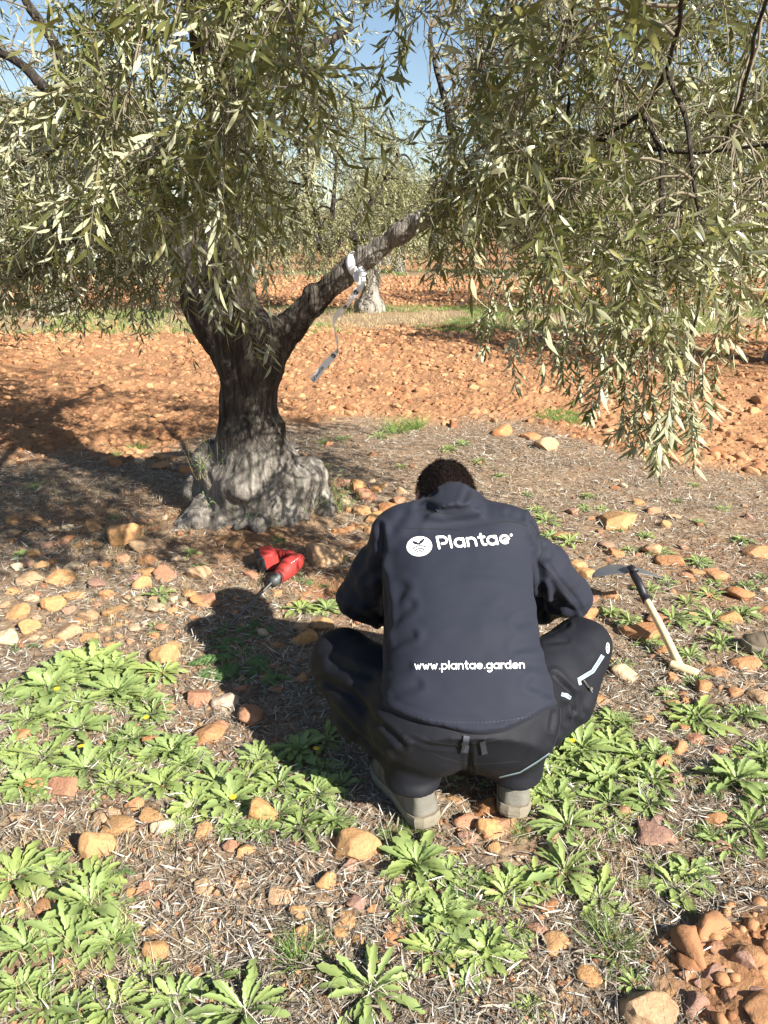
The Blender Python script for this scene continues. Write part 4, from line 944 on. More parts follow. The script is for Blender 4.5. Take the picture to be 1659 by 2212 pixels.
# boots
def boot(parent, heel, ang, pitch=0.0, roll=0.0, name='boot', scale=1.0, high=.13):
    """heel: world point under the heel; ang: direction of the toe"""
    d = Matrix.Rotation(ang, 3, 'Z') @ Matrix.Rotation(pitch, 3, 'Y') @ Matrix.Rotation(roll, 3, 'X'); R = np.array(d)
    tw = lambda P: (P*scale)@R.T+heel
    # outline of the sole in local x (heel 0 to toe .30), y
    ox = np.array([0, .012, .04, .09, .14, .19, .235, .27, .292, .30]); wl = np.array([.012, .033, .041, .040, .040, .048, .052, .045, .025, .0])
    def half(x): return np.interp(x, ox, wl)
    fu = Field((-.03, -.08, .0), (.33, .08, high+.06), .0055)
    def upper(P):
        x, y, z = P[..., 0], P[..., 1], P[..., 2]
        top = np.interp(x, [-.01, .10, .14, .20, .25, .29, .31], [high, high, .105, .085, .072, .055, .03])
        wd = half(np.clip(x, .002, .299))-.003-.010*np.clip((z-.03)/.1, 0, 1)*np.interp(x, [0, .1, .2], [1, .7, .2]); xb = x-.004-.012*np.clip((z-.03)/.1, 0, 1)*0
        cy_ = (np.abs(y)/np.maximum(wd, .004))**2.2; cz = np.where(z > 0, (np.clip(z, 0, 1)/top)**3.0, 0)
        d = ((cy_*1.0+np.where(x > .13, cz, cz**4))**(1/2.4)-1)*.034; return np.maximum(np.maximum(d, -x+.006-.06*np.clip(z-.03, 0, .1)*-.25), z-top)
    fu.put((-.02, -.07, 0), (.32, .07, high+.02), upper, 0)
    fu.ell((.05, 0, high-.005), (.052, .044, .028), k=.012)
    V, Q = fu.mesh(); V = relax(V, Q, 2); N = vnormals(V, Q)
    V = V+N*(.0016*fbm(V*np.array([30, 30, 60]), 2, 5))[:, None]
    root = empty(name, tuple(heel)) if parent is None else None
    par = root or parent
    up_ = obj('upper' if root else 'boot', mesh_np('upper', tw(V), Q), M['boot'], par)
    BU = BVHTree.FromPolygons([tuple(v) for v in V], [tuple(x) for x in Q.tolist()])
    sp = root or up_
    # sole: layered, with a slightly wider rand and lugs
    mb = MB(); xo = np.concatenate([np.linspace(.001, .03, 6), np.linspace(.04, .27, 14), np.linspace(.278, .2995, 6)]); n_ = len(xo)
    ring = np.concatenate([np.stack([xo, half(xo)], 1), np.stack([xo[::-1], -half(xo[::-1])], 1)]); m_ = len(ring); c = np.array([.15, 0])
    prof = [(0, .93), (.006, .98), (.014, 1.0), (.0145, 1.045), (.026, 1.05), (.030, 1.03), (.036, .98)]; VV = []
    for k, (z, s) in enumerate(prof):
        w_ = ring*np.array([1, 1]); off = (s-1)*np.array([.30, 1.0]); zz = z+np.where(k < 3, .006*((np.floor(ring[:, 0]/.018) % 2) == 0), 0)*(k == 0)
        VV.append(np.stack([c[0]+(w_[:, 0]-c[0])*(1+off[0]*.5)-.003*(k > 2)*(w_[:, 0] < .05), w_[:, 1]*s, zz+.010*(w_[:, 0] > .25)*((w_[:, 0]-.25)/.05)], 1))
    VV = np.concatenate(VV); i = np.arange(m_); i2 = (i+1) % m_
    mb.more(VV, np.concatenate([np.stack([k*m_+i, k*m_+i2, (k+1)*m_+i2, (k+1)*m_+i], 1) for k in range(len(prof)-1)]))
    tris = np.stack([i[:n_-1], i[:n_-1]+1, m_-2-i[:n_-1], m_-1-i[:n_-1]], 1); mb.F[4] += [tris[:, ::-1], tris+(len(prof)-1)*m_]
    V2 = np.concatenate(mb.V); sm_ = mesh_np('sole', tw(V2), [np.concatenate(mb.F[4])], False); obj('sole', sm_, M['sole'], sp)
    def on_boot(pts, wdt, lift, n=30):
        """a leather strip laid on the upper: points are local (x, side, z)"""
        p = smooth_path(pts, n); o_ = []
        for k, q_ in enumerate(p):
            t = p[min(k+1, n-1)]-p[max(k-1, 0)]; row = []
            for s in (-1, 0, 1):
                h = BU.find_nearest(Vector(q_)); nn = np.array(h[1]); sd = nrm(np.cross(nn, t)); h2 = BU.find_nearest(Vector(q_+sd*s*wdt*.5)); nn2 = np.array(h2[1]); row.append(np.array(h2[0])+nn2*(lift if s == 0 else lift*.55))
            o_.append(row)
        o_ = np.array(o_); I_ = np.arange(n-1); q4 = np.concatenate([np.stack([I_*3+k, I_*3+k+1, I_*3+k+4, I_*3+k+3], 1) for k in (0, 1)]); return tw(o_.reshape(-1, 3)), q4
    hp = MB()
    for zc in np.linspace(.045, high-.012, 9):           # heel counter built from overlapping bands
        pts = [(.062, -.04, zc), (.03, -.036, zc), (.006, -.015, zc), (.003, 0, zc), (.006, .015, zc), (.03, .036, zc), (.062, .04, zc)]; v_, f_ = on_boot(pts, .013, .0016); hp.add(v_, f_)
    obj('heel_counter', hp.mesh('heel_counter'), M['boot2'], sp)
    sw = MB()
    for s in (-1, 1):
        for pts in ([(.068, s*.04, .036), (.064, s*.04, .07), (.05, s*.04, high)], [(.068, s*.04, .07), (.10, s*.04, .095), (.13, s*.03, .10)], [(.10, s*.042, .036), (.13, s*.04, .06), (.17, s*.03, .085)], [(.20, s*.05, .036), (.215, s*.035, .065), (.22, 0, .078)]):
            v_, f_ = on_boot(pts, .005, .0026); sw.add(v_, f_)
    obj('stitched_edges', sw.mesh('stitched_edges'), M['boot'], sp)
    return root
gl = float(gh(.03, 1.85)); gr_ = float(gh(.38, 1.93))
boot(man, np.array([.128, 1.775, gl+.025]), math.radians(112), math.radians(6), math.radians(-4), scale=1.17)
boot(man, np.array([.366, 1.81, gr_+.035]), math.radians(82), math.radians(9), 0, scale=1.14)

# ------------------------------------------------------------------ white tape tied round the limb
tape = empty('marking_tape', tuple(atY(775, 600, TY-.12)))
tag(tape, 'white printed plastic tape tied round the raised limb with a long twisted end hanging', 'tape')
LP_ = smooth_path(LIMB, 300); lpx, lpy, _ = proj(LP_); k = int(np.argmin(np.hypot(lpx-770, lpy-572)))
cT = LP_[k]; ax = nrm(LP_[k+4]-LP_[k-4]); u1 = nrm(np.cross(ax, np.array([0, 1., 0]))); v1 = np.cross(ax, u1)
mb = MB(); n_ = 40; prof = [(-.024, .050), (-.021, .066), (-.008, .0685), (.004, .070), (.014, .0675), (.021, .065), (.024, .050)]
VV = []
for o_, r_ in prof:
    th = np.arange(n_)/n_*2*math.pi; rr = r_*(1+.03*np.sin(th*3+o_*90)+.018*np.sin(th*7+o_*200)); VV.append(cT+ax*(o_+.006*np.sin(th*2+1))[:, None]+(u1*np.cos(th)[:, None]+v1*np.sin(th)[:, None])*rr[:, None])
VV = np.concatenate(VV); i = np.arange(n_); i2 = (i+1) % n_
mb.add(VV, np.concatenate([np.stack([q*n_+i, q*n_+i2, (q+1)*n_+i2, (q+1)*n_+i], 1) for q in range(len(prof)-1)]))
obj('wrap', mb.mesh('wrap'), M['tape'], tape)
def ribbon(pts, tws, wd, n, yy, mat_parent, name):
    px_ = smooth_path([(*p, 0) for p in pts], n)[:, :2]; tws = np.interp(np.linspace(0, 1, n), np.linspace(0, 1, len(tws)), tws); Y_ = np.interp(np.linspace(0, 1, n), np.linspace(0, 1, len(yy)), yy)
    C_ = np.array([atY(a, b, y_) for (a, b), y_ in zip(px_, Y_)]); t = nrm(np.gradient(C_, axis=0)); v_ = nrm(C_-CAMP)
    s_ = nrm(np.cross(t, v_)); f_ = np.cross(s_, t); W_ = s_*np.cos(tws)[:, None]+f_*np.sin(tws)[:, None]; Nn_ = np.cross(W_, t)
    Nn_ *= np.where(np.sum(Nn_*v_, 1) > 0, -1, 1)[:, None]
    mb = MB(); V_ = np.concatenate([C_+W_*wd*.5*q+Nn_*.0015*(1-q*q) for q in (-1, -.33, .33, 1)]); i = np.arange(n-1)
    mb.add(V_, np.concatenate([np.stack([k*n+i, k*n+i+1, (k+1)*n+i+1, (k+1)*n+i], 1) for k in range(3)])); obj(name, mb.mesh(name), M['tape'], mat_parent)
    return C_, W_, Nn_, t
ribbon([(776, 578), (784, 590), (778, 602), (770, 600), (772, 585)], [.2, .6, .1, .3, .2], .034, 40, [TY-.22, TY-.24, TY-.24, TY-.22, TY-.2], tape, 'knot')
C_, W_, Nn_, t_r = ribbon([(779, 585), (783, 605), (776, 622), (764, 638), (755, 652), (746, 662), (733, 674), (724, 687), (722, 702), (724, 720), (728, 737), (729, 752), (722, 766), (707, 783), (693, 799), (683, 812), (674, 823)],
                          [.5, .2, .1, .25, .9, 1.0, .35, .8, 1.45, 1.35, 1.25, 1.35, .35, .15, .1, .1, .1], .034, 150, [TY-.24, TY-.26, TY-.27, TY-.28], tape, 'hanging_end')
tp_ = MB(); cum = np.concatenate([[0], np.cumsum(np.linalg.norm(np.diff(C_, axis=0), axis=1))])
def onr(s, v, lift=.0022):
    f_ = lambda A: np.array([np.interp(s, cum, A[:, q]) for q in range(3)])
    return f_(C_)+f_(W_)*v*.017*SG+f_(Nn_)*lift
SG = 1.0
def rstroke(pts, wd, col, lift):
    P = [np.array(p, float) for p in pts]; S = [P[0]]
    for a_, b_ in zip(P[:-1], P[1:]):
        m_ = max(1, int(np.linalg.norm(b_-a_)/.0015)); S += [a_+(b_-a_)*k/m_ for k in range(1, m_+1)]
    S = np.array(S); t = nrm(np.gradient(S, axis=0)); s_ = np.stack([-t[:, 1], t[:, 0]], 1)
    A = [onr(a[0], a[1]/.017, lift) for a in S+s_*wd*.5]; B = [onr(a[0], a[1]/.017, lift) for a in S-s_*wd*.5]
    for k in range(len(S)-1): col.add(np.array([A[k], B[k], B[k+1], A[k+1]]), [[0, 1, 2, 3]])
def s_at(x, y):
    qx, qy, _ = proj(C_); return float(cum[int(np.argmin(np.hypot(qx-x, qy-y)))])
def rdisc(s0, r_, col, lift):
    for a_ in np.linspace(-1, 1, 15)[:-1]:
        h0, h1 = math.sqrt(max(0, 1-a_*a_)), math.sqrt(max(0, 1-(a_+1/7)**2)) if a_+1/7 < 1 else 0
        col.add(np.array([onr(s0+a_*r_, -h0*r_/.017, lift), onr(s0+a_*r_, h0*r_/.017, lift), onr(s0+(a_+1/7)*r_, h1*r_/.017, lift), onr(s0+(a_+1/7)*r_, -h1*r_/.017, lift)]), [[0, 1, 2, 3]])
wh_ = MB()
for xy in ((769, 630), (744, 662), (716, 766)):
    s0 = s_at(*xy); rdisc(s0, .0125, tp_, .0024)
    for r_ in (.003, .006, .009): rstroke([(s0-.003+r_*math.cos(a), r_*math.sin(a)) for a in np.linspace(2.2, 4.1, 8)], .0012, wh_, .0030)
    rstroke([(s0+.002, 0), (s0+.008, .005)], .0030, wh_, .0031); rstroke([(s0+.002, 0), (s0+.008, -.005)], .0030, wh_, .0032)
sE = cum[-1]
for word, s1, sc in (('Plantae', sE-.004, .0108), ('Pl', s_at(724, 762)-.004, .0108)):
    x = 0; k = 0
    for ch in word:
        for st in BIG[ch][0]:
            k += 1; rstroke([(s1-(x+p[0])*sc, (p[1]-.65)*sc) for p in st], .0030, tp_, .0024+.0001*(k % 4))
        x += BIG[ch][1]
obj('printed_marks', tp_.mesh('printed_marks'), M['ink'], tape); obj('mark_details', wh_.mesh('mark_details'), M['tape'], tape)

# ------------------------------------------------------------------ red cordless drill with a long auger bit
def zp(px, py, z): return atZ(px, py, z)
zg = float(gh(*on(620, 1235)[:2]))
drill = empty('cordless_drill', tuple(on(615, 1238))); tag(drill, 'dusty red cordless drill lying on its side with a long thin auger bit', 'drill')
dr0, dr1 = zp(643, 1210, zg+.085), zp(601, 1247, zg+.055); dax = nrm(dr1-dr0)
f = Field(np.minimum(dr0, dr1)-.12, np.maximum(dr0, dr1)+.12, .0042)
q_ = lambda t: dr0+(dr1-dr0)*t
f.chain([q_(-.05), q_(.12), q_(.45), q_(.72), q_(.93), q_(1.02)], [.030, .040, .043, .040, .031, .029], .01)
f.ell(q_(.5)+np.array([0, 0, .012]), (.034, .055, .036), k=.02)
V, Q = f.mesh(); V = relax(V, Q, 1); N = vnormals(V, Q)
along = (V-dr0)@dax; V = V-N*(.0022*np.exp(-((along-.045)/.0025)**2)+.002*np.exp(-((along-.15)/.0025)**2))[:, None]; V = V+N*(.0008*vnoise(V*80))[:, None]
hsg = obj('housing', mesh_np('housing', V, Q), M['red'], drill); BD = BVHTree.FromPolygons([tuple(v) for v in V], [tuple(x) for x in Q.tolist()])
hA, hB = zp(644, 1199, zg+.075), zp(594, 1195, zg+.055)
f = Field(np.minimum(hA, hB)-.09, np.maximum(hA, hB)+.09, .0042); f.chain([q_(.10), hA+(hB-hA)*.35, hA+(hB-hA)*.75, hB], [.026, .021, .020, .026], .015)
V, Q = f.mesh(); V = relax(V, Q, 1); N = vnormals(V, Q); al = (V-hA)@nrm(hB-hA); V = V+N*(.0012*np.sin(al*260))[:, None]; obj('handle', mesh_np('handle', V, Q), M['red'], drill)
bc_ = zp(577, 1206, zg+.06); bx = nrm(np.array([.25, -.97, 0])); by = nrm(hB-hA); by = nrm(by-bx*(by@bx)); bz = np.cross(bx, by)
def rbox(c, A, h, r, k=.0):
    def fn(P):
        q = np.abs((P-c)@np.array(A).T)-(np.array(h)-r); return np.linalg.norm(np.maximum(q, 0), axis=-1)+np.minimum(q.max(-1), 0)-r
    return fn
f = Field(bc_-.13, bc_+.13, .0042); f.put(bc_-.1, bc_+.1, rbox(bc_, (bx, by, bz), (.066, .034, .046), .014), 0); f.put(bc_-.1, bc_+.1, rbox(bc_-by*.022, (bx, by, bz), (.045, .034, .034), .016), .02)
V, Q = f.mesh(); V = relax(V, Q, 1); obj('foot_housing', mesh_np('foot_housing', V, Q), M['red'], drill)
f = Field(bc_-.13, bc_+.13, .0042); f.put(bc_-.1, bc_+.1, rbox(bc_+by*.034, (bx, by, bz), (.069, .022, .043), .010), 0)
V, Q = f.mesh(); V = relax(V, Q, 1); obj('battery', mesh_np('battery', V, Q), M['darkp'], drill)
mb = MB(); c0 = q_(1.0)
tube(mb, [c0, c0+dax*.012, c0+dax*.014, c0+dax*.030, c0+dax*.042, c0+dax*.050, c0+dax*.056], [.030, .030, .0275, .0285, .025, .016, .009], 20); obj('chuck', mb.mesh('chuck'), M['chuck'], drill)
mb = MB(); tube(mb, [q_(.955), q_(1.0), q_(1.02)], [.0325, .0325, .030], 20); obj('clutch_ring', mb.mesh('clutch_ring'), M['darkp'], drill)
bA = c0+dax*.052; bB = zp(489, 1357, zg+.012); n_ = 300; tt_ = np.linspace(0, 1, n_)[:, None]; P = bA+(bB-bA)*tt_; t = nrm(bB-bA); u1 = nrm(np.cross(t, np.array([0, 0, 1.]))); v1 = np.cross(t, u1)
mb = MB(); tube(mb, [bA, bA+(bB-bA)*.5, bB], [.0032, .0030, .0024], 8)
for ph in (0, math.pi):
    th = tt_*2*math.pi*22+ph; tube(mb, P+(u1*np.cos(th)+v1*np.sin(th))*.0038, .0017, 5)
obj('auger_bit', mb.mesh('auger_bit'), M['steel'], drill)
dl = MB()
for k, st in enumerate([[(655, 1203), (663, 1207)], [(652, 1207), (659, 1211)]]): pass
for x0_ in (646.0, 649.3, 652.0, 655.6, 658.9):
    strip(dl, BD, [(x0_-17, 1217-(x0_-646)*.72), (x0_-15.4, 1215.5-(x0_-646)*.72)], 1.0, .0008, capped=False)
if dl.n: obj('small_print', dl.mesh('small_print'), M['print'], hsg)

# ------------------------------------------------------------------ the hoe with its pale T-grip
hz = float(gh(*on(1470, 1442)[:2])); hoe = empty('hoe', tuple(on(1470, 1445))); tag(hoe, 'short digging hoe with black iron socket, pale wooden shaft and T-grip resting on the ground', 'hoe')
B0 = zp(1469, 1440, hz+.022); B1 = zp(1393.5, 1291, hz+.135); B2 = zp(1367, 1246, hz+.215); B1b = zp(1381, 1262, hz+.18)
sp_ = smooth_path([B0, B0*.5+B1*.5+np.array([.002, 0, .003]), B1], 30); mb = MB(); tube(mb, sp_, np.linspace(.0165, .0150, 30), 16); obj('shaft', mb.mesh('shaft'), M['wood'], hoe)
G0, G1 = zp(1447, 1434, hz+.022), zp(1508, 1456, hz+.018); mb = MB(); gp = smooth_path([G0, G0*.5+G1*.5, G1], 24)
g_r = .0165+.0025*np.sin(np.linspace(0, math.pi, 24)); g_r[0] = .013; g_r[-1] = .012; tube(mb, gp, g_r, 16); obj('grip', mb.mesh('grip'), M['wood'], hoe)
CB = zp(1368, 1238, hz+.205); bu = nrm(np.array([1., .02, -.035])); bf = nrm(np.array([-.02, .985, -.13])); bn = nrm(np.cross(bu, bf))
mb = MB(); so1 = smooth_path([sp_[-3], B1+(B1b-B1)*.15, B1b, CB-bf*.012-bn*.006, CB+bf*.03+bn*.004], 30); tube(mb, so1, np.concatenate([np.full(3, .0195), np.linspace(.0188, .017, 17), np.linspace(.017, .012, 10)]), 16, flat=1); obj('socket', mb.mesh('socket'), M['iron'], hoe)
# blade: arched across, sloping away from us, its far edge low
nu, nv = 33, 17; U_, W_2 = np.meshgrid(np.linspace(-1, 1, nu), np.linspace(0, 1, nv), indexing='ij')
hw = .160*np.interp(W_2, [0, .12, .35, .6, .85, 1], [.93, 1, .93, .74, .42, .10]); back = -.035*np.abs(U_)**1.5*(1-W_2)*-1
ln = .215*W_2+.045*(np.abs(U_)**1.6)*(1-W_2)**2
arch = -.034*np.abs(U_)**1.7*(hw/.150)**2-.02*W_2**2+.020*np.exp(-(U_/.12)**2)*np.exp(-W_2*3)
P = CB+U_[..., None]*hw[..., None]*bu+ln[..., None]*bf+arch[..., None]*bn
I = (np.arange(nu-1)[:, None]*nv+np.arange(nv-1)[None]).ravel(); q4 = np.stack([I, I+nv, I+nv+1, I+1], 1); th_ = .0028*bn; m_ = nu*nv
top = P.reshape(-1, 3); bot = top-th_; rim = np.concatenate([np.arange(nu)*nv, (nu-1)*nv+np.arange(1, nv), np.arange(nu-2, -1, -1)*nv+nv-1, np.arange(nv-2, 0, -1)]); r2 = np.roll(rim, -1)
mb = MB(); mb.add(np.concatenate([top, bot]), np.concatenate([q4, q4[:, ::-1]+m_, np.stack([rim, rim+m_, r2+m_, r2], 1)])); obj('blade', mb.mesh('blade'), M['steel'], hoe)
mb = MB(); tube(mb, [CB-bf*.018+bn*.016, CB+bf*.03+bn*.018, CB+bf*.08+bn*.006], [.017, .015, .005], 14, flat=.7); obj('blade_rib', mb.mesh('blade_rib'), M['iron'], hoe)

# boot of somebody standing at the right edge
eb = boot(None, on(1790, 1432)+np.array([.0, .04, .0]), math.radians(166), 0, 0, 'hiking_boot', 1.02)
tag(eb, 'grey brown boot whose toe comes in at the right edge of the picture', 'boot')

# ------------------------------------------------------------------ loose cover: dry leaves, gravel, clods, grasses
def in_view(P, m=.34):
    x, y, d = proj(P); return (d > .3) & (x > -m*1659) & (x < 1659*(1+m)) & (y > -m*2212) & (y < 2212*(1+m*1.5))
def litter_density(x, y):
    d = .62+.6*noise2(x, y, 2.3, 70, 3); t = till_mask(x, y)
    # bare earthy hollow round the foot of the tree and the pit
    d = d*(1-.85*np.exp(-(np.hypot(x-TX-.05, y-TY+.42)/.30)**2))*(1-.8*np.exp(-(np.hypot(x-PIT[0], y-PIT[1])/.16)**2))
    return np.clip(d, .04, 1.2)*(1-t)*(1-sstep(7.0, 9.0, y))
def scatter(n, y0, y1, dens, powr=1.6):
    out = []; tot = 0
    while tot < n:
        m_ = 60000; y = y0+(y1-y0)*rng.random(m_)**powr; x = (rng.random(m_)*2-1)*(.82*y+.7)
        P = np.stack([x, y, gh(x, y)], 1); k = (rng.random(m_) < dens(x, y)) & in_view(P); out.append(P[k]); tot += k.sum()
    return np.concatenate(out)[:n]
lst = []
P = scatter(165000, .95, 8.2, litter_density, 1.35); n = len(P); a = rng.uniform(0, 2*math.pi, n)
D = np.stack([np.cos(a), np.sin(a), rng.normal(0, .22, n)], 1); Nn = nrm(np.stack([rng.normal(0, .5, n), rng.normal(0, .5, n), np.ones(n)], 1)); P[:, 2] += rng.uniform(.001, .017, n)
L = rng.uniform(.014, .050, n)*(1+.15*(P[:, 1] > 4)); leaves_mesh(lst, P, D, Nn, L, L*rng.uniform(.035, .115, n), rng.uniform(-.5, .6, n), rng.random(n)**1.1, st=(0, .35, .7, 1.0), ws=(.2, 1.0, .8, .1), fold=.35)
P = scatter(20000, .95, 7.0, litter_density, 1.3); n = len(P); a = rng.uniform(0, 2*math.pi, n); D = np.stack([np.cos(a), np.sin(a), rng.normal(0, .2, n)], 1); P[:, 2] += rng.uniform(.002, .012, n)
L = rng.uniform(.05, .16, n); leaves_mesh(lst, P, D, nrm(rng.normal(0, .5, (n, 3))+np.array([0, 0, 1])), L, np.full(n, .0013), rng.uniform(-.25, .7, n), rng.uniform(.2, .9, n), st=(0, .35, .7, 1.0), ws=(.8, 1.0, .8, .3))
tag(obj('leaf_litter', finish('leaf_litter', lst), M['litter']), kind='stuff', label='dry grey olive leaves and straw strewn over the near ground', cat='litter')

def ico(sub):
    import bmesh
    bm_ = bmesh.new(); bmesh.ops.create_icosphere(bm_, subdivisions=sub, radius=1); V = np.array([v.co for v in bm_.verts]); Fa = np.array([[v.index for v in f.verts] for f in bm_.faces]); bm_.free(); return V, Fa
def rockify(V, seed, facets=7, rough=.12, sq=.8, lo=.55):
    r = np.random.default_rng(seed); V = V.copy()
    for _ in range(facets):
        n_ = nrm(r.normal(0, 1, 3)); d = r.uniform(lo, .9); t = V@n_-d; V = V-np.maximum(t, 0)[:, None]*n_*sq
    V = V*(1+rough*fbm(V*1.6+seed, 3, seed))[:, None]*np.array([1, r.uniform(.65, .95), r.uniform(.5, .8)]); return V
I1, F1 = ico(1); I3c, F2 = ico(3); I3, F3 = ico(4)
small = [rockify(I1, 100+i, 9, .12, .9, .45)*1.15 for i in range(16)]; mids = [rockify(I3c, 200+i, 14, .14, .95, .45)*1.15 for i in range(14)]
def pebbles(name, P, S, temps, Fc, mat, label, cat, zf=.25, rn=None):
    n = len(P); k = rng.integers(0, len(temps), n); a = rng.uniform(0, 2*math.pi, n); c, s = np.cos(a), np.sin(a); T_ = np.array(temps)[k]*S[:, None, None]
    X = T_[..., 0]*c[:, None]-T_[..., 1]*s[:, None]; Y = T_[..., 0]*s[:, None]+T_[..., 1]*c[:, None]; V = np.stack([X, Y, T_[..., 2]], -1)+P[:, None]+np.array([0, 0, 1.])*(S*zf)[:, None, None]
    nv = T_.shape[1]; Fa = (np.arange(n)[:, None, None]*nv+Fc[None]).reshape(-1, 3); rn = rng.random(n) if rn is None else rn
    tag(obj(name, mesh_np(name, V.reshape(-1, 3), Fa, True, {'rnd': np.repeat(rn, nv)}), mat), kind='stuff', label=label, cat=cat)
P = scatter(12000, 1.0, 8.5, lambda x, y: (1-till_mask(x, y))*np.clip(.45+.8*noise2(x, y, 1.5, 81, 2), .05, 1), 1.4)
pebbles('gravel', P, rng.lognormal(math.log(.0055), .5, len(P)).clip(.003, .012), small, F1, M['gravel'], 'small pebbles and crumbs of red earth between the dry leaves', 'gravel')
P = scatter(30000, 1.0, 16, lambda x, y: till_mask(x, y), 1.0); S = (rng.lognormal(math.log(.0145), .66, len(P))*(.6+.05*P[:, 1])).clip(.006, .07)
bigk = S > .028
pebbles('clods', P[~bigk], S[~bigk], small, F1, M['clod'], 'loose clods of ploughed orange clay between the tree rows', 'clods', .12)
pebbles('larger_clods', P[bigk], S[bigk], mids, F2, M['clod'], 'fist sized clods of ploughed orange clay between the tree rows', 'clods', .15)
P = scatter(12000, 19, 40, lambda x, y: till_mask(x, y), 1.3); pebbles('far_clods', P, rng.uniform(.025, .09, len(P)), small, F1, M['clod'], 'clods of orange clay in the second ploughed strip', 'clods', .2)

def tuft(lst, P, n, h, spread, w=.0022, lean=.5, r=rng, col=None):
    c = np.repeat(P, n, 0) if P.ndim == 2 else np.tile(P, (n, 1)); m_ = len(c); off = r.normal(0, spread, (m_, 2)); c = c+np.concatenate([off, np.zeros((m_, 1))], 1)
    D = nrm(np.concatenate([off/spread*lean*.5+r.normal(0, lean*.5, (m_, 2)), np.ones((m_, 1))], 1)); L = h*r.uniform(.5, 1.1, m_)
    leaves_mesh(lst, c, D, nrm(r.normal(0, 1, (m_, 3))+np.array([0, 0, .8])), L, np.full(m_, w), r.uniform(-.1, .7, m_), r.random(m_) if col is None else np.full(m_, col), st=(0, .3, .65, 1), ws=(1, 1, .7, .1))
# green and dry grass of the strip under the far row
g1, g2 = [], []
def strip_pts(n, y0, y1, s, th):
    out = []; tot = 0
    while tot < n:
        y = rng.uniform(y0, y1, 40000); x = (rng.random(40000)*2-1)*(.85*y+1); k = noise2(x, y, .55, s, 3) > th; P = np.stack([x, y, gh(x, y)], 1)[k]; out.append(P); tot += len(P)
    return np.concatenate(out)[:n]
tuft(g1, strip_pts(5200, 13.6, 19.0, 90, .0), 10, .09, .05, .008, .9); tuft(g2, strip_pts(2400, 13.0, 20, 91, -.15), 8, .12, .05, .006, .7)
tuft(g1, strip_pts(2100, 33.5, 38.5, 92, .1), 6, .14, .1, .02, .9); tuft(g1, strip_pts(500, 6.6, 9.0, 93, .62), 7, .05, .03, .004, .9)
tag(obj('grass_strip', finish('grass_strip', g1), M['grass']), kind='stuff', label='low green grass of the unploughed strips between the rows', cat='grass')
# fine green and dry grass among the near weeds
P = scatter(520, 1.1, 5.6, lambda x, y: (1-till_mask(x, y))*np.clip(noise2(x, y, 1.4, 95, 2)*2-.2, 0, 1), 1.2); tuft(g2, P, 12, .055, .02, .0016, .9)
tag(obj('dry_grass', finish('dry_grass', g2), M['straw']), kind='stuff', label='thin bleached dry grass scattered over the grove floor', cat='grass')

# ------------------------------------------------------------------ weeds: leaf rosettes
def weed_mesh(seed, n=22, L0=1.0, w=.13, up=.55, kind='oblong'):
    r = np.random.default_rng(seed); V = []; Qs = []; R = []; Sd = []; o = 0; ns, na = 15, 5
    for i in range(n):
        ring = i/n; L = L0*(.45+.62*(1-ring)**.6)*r.uniform(.8, 1.15); az = i*2.399+r.normal(0, .25); el = (up*.35+up*ring*1.25)+r.normal(0, .12)
        hd = np.array([math.cos(az), math.sin(az), 0]); sd = np.array([-hd[1], hd[0], 0]); u = np.linspace(0, 1, ns)
        bend = r.uniform(.6, 1.35); th = el-bend*u*(.75+.25*u); ds = L/(ns-1); x = np.concatenate([[0], np.cumsum(np.cos((th[1:]+th[:-1])/2))*ds]); z = np.concatenate([[0], np.cumsum(np.sin((th[1:]+th[:-1])/2))*ds]); z = np.maximum(z, -.02*L0)
        wd = L*w*r.uniform(.85, 1.2)*np.interp(u, [0, .12, .35, .62, .82, .94, 1], [.16, .24, .52, .95, .9, .5, .06])
        wd = wd*(1+.24*np.cos(u*math.pi*r.uniform(9, 13)+r.uniform(0, 6))*(u > .25)); tw_r = r.normal(0, .25); wav = r.uniform(.05, .16); p_ = r.uniform(0, 6)
        for k, s in enumerate(np.linspace(-1, 1, na)):
            lift = wd*(.30*abs(s)**1.5-.05)+wav*wd*np.sin(u*14+p_+k*1.3)*abs(s)+tw_r*wd*s*u
            nx_, nz = -np.sin(th), np.cos(th); jag = .065*L*w*np.sin(u*31+p_*3)*(abs(s) > .9)*(u > .2)*(u < .97)*s
            V.append(sd*jag[:, None]+hd*(x+nx_*lift)[:, None]+sd*(wd*s)[:, None]+np.array([0, 0, 1.])*(z+nz*lift+.015)[:, None]); Sd.append(np.full(ns, abs(s)))
        for k in range(na-1):
            a = np.arange(ns-1)+o+k*ns; Qs.append(np.stack([a, a+1, a+1+ns, a+ns], 1)[:, ::-1])
        o += na*ns; R.append(np.full(na*ns, r.random()*.96))
    return mesh_np('weed', np.concatenate(V), [np.concatenate(Qs)], True, {'rnd': np.concatenate(R), 'side': np.concatenate(Sd)})
